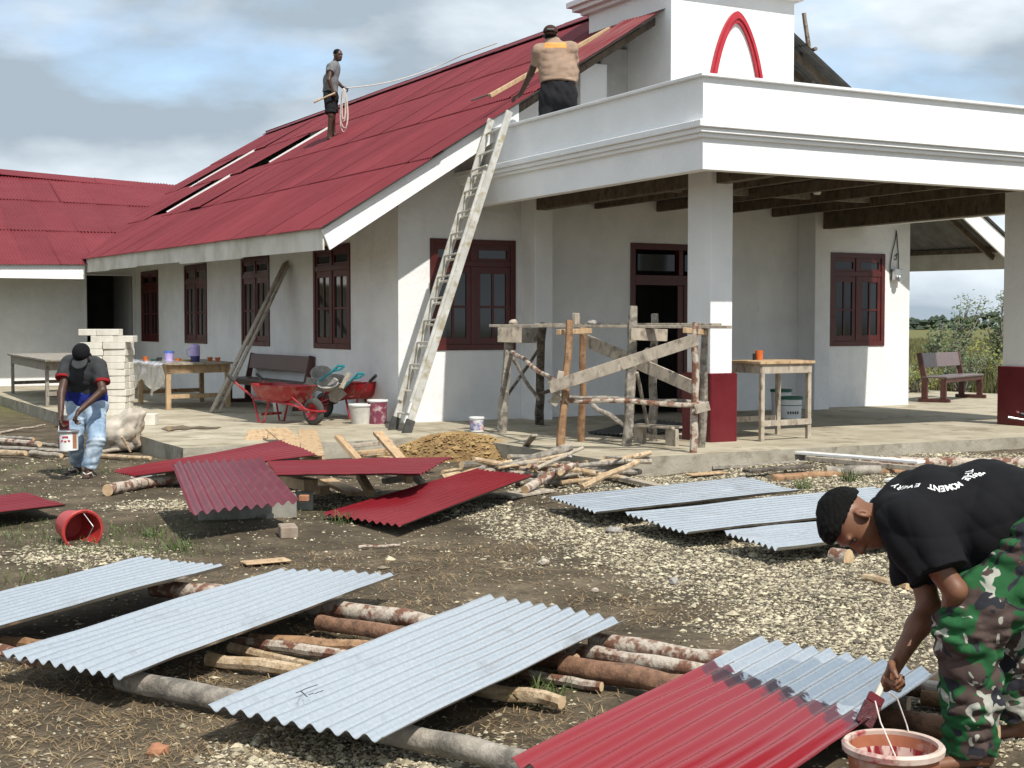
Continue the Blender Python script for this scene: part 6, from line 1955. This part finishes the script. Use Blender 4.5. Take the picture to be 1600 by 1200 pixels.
bd_ = [rc(J(136, 628, 14.97), J(133, 600, 14.88), .13, .12, .05, RH, 1.25), rc(J(133, 600, 14.88), chs, .12, .12, .05, RH, 1.35), rc(chs, nk, .11, .06, .05), rc(sL, sR, .06, .06, .04), rc(nk, hd_, .055, .055, .03),
       rc(sL, eL, .050, .042, .03), rc(eL, wL, .042, .028, .02), rc(sR, eR, .050, .042, .03), rc(eR, wR, .042, .028, .02),
       rc(hpL, knL, .085, .06, .03), rc(knL, anL, .055, .038, .02), rc(hpR, knR, .085, .06, .03), rc(knR, anR, .055, .038, .02),
       rc(anL, lh, .035, .03, .02), rc(lh, lt, .03, .024, .02), rc(anR, rh_, .035, .03, .02), rc(rh_, rt, .03, .024, .02)]
for T in (lt, rt):
    for tk in range(5):
        p = T + RH * (-.030 + .015 * tk) - UP * .004
        bd_.append(rc(p + DH * .01, p - DH * .032, .011, .009, .005))
bd_ += head(hd_, up2, fw2)
bd_ += hand(wL, -UP + RH * .05, RH, -DH, (.7, .9, .6), 1.05)
bd_ += hand(wR, (-UP * .8 - RH * .5), -RH * .2 + DH, -DH + RH * .2, (.7, .8, .6), 1.05)
sdf_mesh('body', bd_, .009, M['skinB'], lm)
sdf_mesh('hair', [el(hd_ + up2 * .025 - fw2 * .015, up2.cross(fw2) * .079, fw2 * .09, up2 * .085, .02), el(hd_ - up2 * .25 + fw2 * .12, up2.cross(fw2) * .2, fw2 * .2, up2 * .26, .01, True)], .008, M['hair'], lm)
cp = hd_ + up2 * .03
sdf_mesh('cap', [el(cp, up2.cross(fw2) * .092, fw2 * .105, up2 * .095, .02), el(cp - up2 * .12, up2.cross(fw2) * .2, fw2 * .2, up2 * .12, .01, True)], .008, M['tblack'], lm)
sdf_mesh('cap_brim', [el(cp + fw2 * .12 + up2 * .004, up2.cross(fw2) * .085, fw2 * .085, up2 * .009, .01)], .006, M['tdark'], lm)
sd = RH
sdf_mesh('shirt', [rc(J(134, 606, 14.90), chs, .150, .150, .06, RH, 1.35), rc(chs, J(129, 566, 14.74), .14, .09, .06, RH, 1.4), rc(sL, J(99, 590, 14.68), .078, .078, .05, None, 1, False, True), rc(sR, J(160, 596, 14.68), .078, .078, .05, None, 1, False, True)], .010, M['tdark'], lm, (.005, 14, 40, 4, 7))
sdf_mesh('shirt_panel', [rc(J(134, 606, 14.90), J(136, 626, 14.96), .158, .160, .04, RH, 1.32, True, True)], .010, M['tblue'], lm, (.007, 12, 36, 6, 6))
for a, c in ((J(99, 588, 14.685), J(98.5, 592, 14.672)), (J(160, 594, 14.685), J(160, 599, 14.672))):
    sdf_mesh('sleeve_cuff', [rc(a, c, .083, .082, .01, None, 1, True, True)], .009, M['tred'], lm)
sdf_mesh('jeans', [rc(hpL, hpR, .125, .125, .05), rc(J(136, 618, 14.95), J(136, 634, 14.96), .14, .15, .05, RH, 1.25, True), rc(hpL, knL, .105, .082, .04), rc(knL, J(121, 722, 15.1), .08, .07, .03, None, 1, False, True), rc(hpR, knR, .108, .085, .04), rc(knR, J(139, 730, 14.78), .085, .076, .03, None, 1, False, True)], .010, M['jeans'], lm, (.005, 18, 50, 9, 8))
for h_, t_2 in ((lh, lt), (rh_, rt)):
    sandal(lm, Vector((h_.x, h_.y, .004)) + DH * .03, Vector((t_2.x, t_2.y, .004)) - DH * .05, None, 1.15, True)
# his paint tin
tc_ = J(107, 703, 14.42)
t = pail('paint_tin', tc_, .098, .098, .20, M['pailwhite'], 'white paint tin with red label held by the man in jeans', 'paint tin', M['metalgrey'],
         handle=[tc_ + UP * .19 - RH * .098, wL - UP * .06 - RH * .02, wR - UP * .08, tc_ + UP * .19 + RH * .098])
for a, c, mt in ((-1.25, -.75, 'purple'), (.75, 1.25, 'clay')):
    q = MB(); N_ = 6
    for i in range(N_):
        a0_, a1_ = a + (c - a) * i / N_, a + (c - a) * (i + 1) / N_
        def pp(an, z): return tc_ + RH * math.sin(an) * .0995 - DH * math.cos(an) * .0995 + UP * z
        q.add([pp(a0_, .02), pp(a1_, .02), pp(a1_, .17), pp(a0_, .17)], [(0, 1, 2, 3)])
    q.build('paper_label', M[mt], t, recalc=False)
q = MB()
for dx, z, w_ in ((-.035, .10, .012), (.0, .095, .012), (.035, .10, .012), (0, .14, .03)):
    q.frame_box(tc_ - DH * math.sqrt(.1 ** 2 - dx * dx) + RH * dx + UP * z, RH * w_, DH * .001, UP * .008)
q.build('print', M['archred'], t)
board('red_card', J(100, 657, 14.5), J(101, 682, 14.5), .10, .02, M['plinthred'], 'dark red brush block behind the held paint tin', 'brush', None, RH)

# ---------------------------------------------------------------- man standing on the roof with a rope
W_A = 28.5
ra = thing('person', rk(10.3, 26.8, 0), 'person in grey T-shirt and black shorts standing on the red roof', 'person')
fA, fB = J(514, 210, W_A), J(521, 207, W_A + .25)
for f_ in (fA, fB): f_.z = roof_z(f_.x, f_.y) + .085
kA, kB = J(517, 180, W_A - .05), J(520, 178, W_A + .2)
hA, hB = J(514.5, 150, W_A), J(519.5, 150, W_A + .2)
bA = [rc(J(517, 150, W_A + .1), J(517, 132, W_A + .1), .115, .11, .05, DH, 1.25), rc(J(517, 132, W_A + .1), J(521, 106, W_A + .1), .115, .125, .05, DH, 1.25), rc(J(521, 103, W_A + .1), J(526, 90, W_A + .1), .055, .052, .03),
      rc(J(517, 107, W_A - .1), J(514, 125, W_A - .18), .052, .042, .03), rc(J(514, 125, W_A - .18), J(520, 141, W_A - .16), .042, .03, .02),
      rc(J(523, 106, W_A + .28), J(525, 126, W_A + .25), .052, .042, .03), rc(J(525, 126, W_A + .25), J(535, 136, W_A + .1), .042, .03, .02),
      rc(hA, kA, .09, .062, .03), rc(kA, fA, .056, .038, .02), rc(hB, kB, .09, .062, .03), rc(kB, fB, .056, .038, .02)]
for f_ in (fA, fB): bA += [rc(f_ - UP * .045, f_ - UP * .05 + RH * .17 - DH * .04, .035, .024, .02), rc(f_, f_ - UP * .045, .038, .034, .02)]
bA += head(J(528, 86, W_A + .08), UP + RH * .05, RH * .75 - DH * .62, 1.05)
bA += hand(J(520, 141, W_A - .16), -UP + RH * .2, RH, -DH * .2 + RH, (.6, .7, .5), 1.1)
bA += hand(J(535, 136, W_A + .1), RH - UP * .3, -UP, -DH + UP * .2, (.7, .8, .6), 1.1)
sdf_mesh('body', bA, .010, M['skinB'], ra)
hh_ = J(528, 86, W_A + .08)
sdf_mesh('hair', [el(hh_ + UP * .045 - RH * .01, RH * .088, DH * .085, UP * .078, .02), el(hh_ - UP * .1 + (RH * .75 - DH * .62) * .17, RH * .13, DH * .13, UP * .2, .01, True)], .009, M['hair'], ra)
eyes(hh_, UP + RH * .05, RH * .75 - DH * .62, ra, 1.05)
sdf_mesh('shirt', [rc(J(516, 144, W_A + .1), J(517, 128, W_A + .1), .145, .14, .05, DH, 1.2, True), rc(J(517, 128, W_A + .1), J(521, 107, W_A + .1), .14, .135, .05, DH, 1.28), rc(J(521, 107, W_A + .1), J(523, 100, W_A + .1), .11, .07, .04), rc(J(518, 106, W_A - .06), J(516, 113, W_A - .13), .082, .078, .04, None, 1, False, True), rc(J(523, 106, W_A + .26), J(524, 115, W_A + .27), .082, .078, .04, None, 1, False, True)], .011, M['tgrey'], ra, (.008, 12, 36, 14, 6))
sdf_mesh('shorts', [rc(J(516.5, 144, W_A + .1), J(517, 152, W_A + .1), .138, .15, .05, DH, 1.15, True), rc(hA, J(517, 177, W_A - .04), .115, .105, .04, None, 1, False, True), rc(hB, J(520, 176, W_A + .2), .115, .105, .04, None, 1, False, True)], .011, M['blackpants'], ra, (.006, 12, 36, 15, 6))
# stick at his hip, rope coil and line
log('stick', [J(490, 160, W_A - .25), J(524, 145, W_A - .22)], (.022, .018), M['barktan'], 'short stick held behind the hip of the man on the roof', 'stick', None, 7, 500, ends=False, wob=0)
hand_p = J(537, 138, W_A)
rp = thing('rope', hand_p, 'white rope coiled in the roof man\'s hand and running to the ridge', 'rope')
for k, (x0, x1, yb) in enumerate(((530, 544, 206), (533, 541, 190), (531, 546, 200), (534, 540, 186))):
    pts = []
    for i in range(25):
        t_q = i / 24
        a_q = t_q * 2 * math.pi
        xx = (x0 + x1) / 2 + (x1 - x0) / 2 * -math.sin(a_q) * (.55 + .45 * (1 - math.cos(a_q)) / 2) + (537 - (x0 + x1) / 2) * (1 + math.cos(a_q)) / 2
        yy = 138 + (yb - 138) * (1 - math.cos(a_q)) / 2
        pts.append(J(xx, yy, W_A - .12 - .05 * k))
    MB().tube(pts, .009, 6).build('coil', M['rope'], rp, smooth=True)
e_r = Vector((XM - .1, 27.2, ridge_z(27.2) + .1))
pts = [hand_p.lerp(e_r, i / 8) - UP * .10 * math.sin(i / 8 * math.pi) for i in range(9)] + [e_r + Vector((.0, -.9, .03)), e_r + Vector((.05, -2.4, .03))]
MB().tube(pts, .010, 6).build('line', M['rope'], rp, smooth=True)

# ---------------------------------------------------------------- man at the canopy seen from behind
W_B = 18.75
rb_ = thing('person', Vector((P(872, 245, w=W_B).x, P(872, 245, w=W_B).y, 3.84)), 'person in tan T-shirt and cap seen from behind on the canopy', 'person')
hc2 = J(860, 55, W_B + .12)
pL, pR = J(858, 150, W_B), J(886, 150, W_B)
dk = 3.845
def foot(px): 
    q = P(px, 240, w=W_B); return Vector((q.x, q.y, dk + .09))
kL, kR = J(856, 205, W_B + .08), J(888, 203, W_B + .08)
aL, aR = foot(855), foot(889)
sBL, sBR = J(842, 80, W_B + .05), J(893, 76, W_B + .05)
eBL, wBL = J(829, 116, W_B + .2), J(814, 146, W_B + .45)
eBR, wBR = J(899, 104, W_B + .25), J(888, 96, W_B + .6)
bB = [rc(J(872, 150, W_B), J(872, 120, W_B + .02), .14, .135, .05, RH, 1.25), rc(J(872, 120, W_B + .02), J(867, 82, W_B + .08), .135, .13, .05, RH, 1.4), rc(J(866, 76, W_B + .1), hc2, .062, .06, .03), rc(sBL, sBR, .065, .065, .04),
      rc(sBL, eBL, .058, .047, .03), rc(eBL, wBL, .047, .032, .02), rc(sBR, eBR, .058, .047, .03), rc(eBR, wBR, .047, .032, .02),
      rc(pL, kL, .10, .065, .03), rc(kL, aL, .06, .04, .02), rc(pR, kR, .10, .065, .03), rc(kR, aR, .06, .04, .02)]
for f_ in (aL, aR): bB += [rc(f_ - UP * .05 - DH * .03, f_ - UP * .06 + DH * .16, .036, .026, .02), rc(f_, f_ - UP * .05, .04, .036, .02)]
bB += head(hc2, UP, DH - RH * .15, 1.04)
bB += hand(wBL, -RH * .6 + DH * .5 - UP * .3, -UP, RH * .4 + DH, (.15, .2, .2), 1.1, .06, .1)
bB += hand(wBR, DH + RH * .2, -UP, -RH, (.5, .6, .5), 1.1)
sdf_mesh('body', bB, .009, M['skinB'], rb_)
sdf_mesh('hair', [el(hc2 + UP * .0 - DH * .015, RH * .08, DH * .088, UP * .085, .02), el(hc2 - UP * .1 + DH * .12, RH * .15, DH * .15, UP * .2, .01, True)], .008, M['hair'], rb_)
cB = hc2 + UP * .045
sdf_mesh('cap', [el(cB, RH * .10, DH * .108, UP * .092, .02), el(cB - UP * .14, RH * .2, DH * .2, UP * .14, .01, True)], .007, M['capred'], rb_)
sdf_mesh('cap_brim', [el(cB - DH * .09 - UP * .045, RH * .085, DH * .07, UP * .010, .01)], .006, M['capred'], rb_)
sdf_mesh('cap_band', [rc(cB - DH * .103 + UP * .012 - RH * .035, cB - DH * .103 + UP * .012 + RH * .035, .014, .014, .01)], .005, M['tgrey'], rb_)
shB = sdf_mesh('shirt', [rc(J(873, 130, W_B), J(873, 112, W_B + .02), .185, .180, .06, RH, 1.32, True), rc(J(873, 112, W_B + .02), J(868, 84, W_B + .07), .178, .160, .06, RH, 1.42), rc(J(867, 82, W_B + .08), J(864, 66, W_B + .1), .13, .08, .05, RH, 1.2), rc(sBL, sBR, .088, .088, .05), rc(J(843, 81, W_B + .05), J(838, 102, W_B + .13), .088, .082, .05, None, 1, False, True), rc(J(889, 78, W_B + .05), J(896, 97, W_B + .18), .088, .082, .05, None, 1, False, True)], .009, M['ttan'], rb_, (.0045, 14, 40, 24, 7))
bm = bmesh.new(); bm.from_mesh(shB.data); tree2 = BVHTree.FromBMesh(bm); bm.free(); ob_ = origin(rb_)
q = MB(); NX, NY = 22, 6
for j in range(NY + 1):
    for i in range(NX + 1):
        w_ = J(851 + 34 * i / NX, 66.5 + 8 * j / NY + (2.5 if i in (0, NX) else 0), 17.5)
        dd = (w_ - EYE).normalized(); h_ = tree2.ray_cast(w_ - ob_, dd)
        q.v.append(tuple((h_[0] - dd * .004 + ob_) if h_[0] else w_ + dd * 1.2))
for j in range(NY):
    for i in range(NX):
        a = j * (NX + 1) + i; q.f.append((a, a + 1, a + NX + 2, a + NX + 1)); q.m.append(0)
q.build('print', M['torange'], shB, smooth=True, recalc=False)
sdf_mesh('trousers', [rc(J(872, 131, W_B), J(872, 152, W_B), .165, .175, .05, RH, 1.35, True), rc(pL, kL, .135, .115, .04), rc(kL, aL + UP * .2, .11, .09, .04), rc(pR, kR, .135, .115, .04), rc(kR, aR + UP * .2, .11, .09, .04)], .010, M['blackpants'], rb_, (.007, 12, 36, 25, 6))
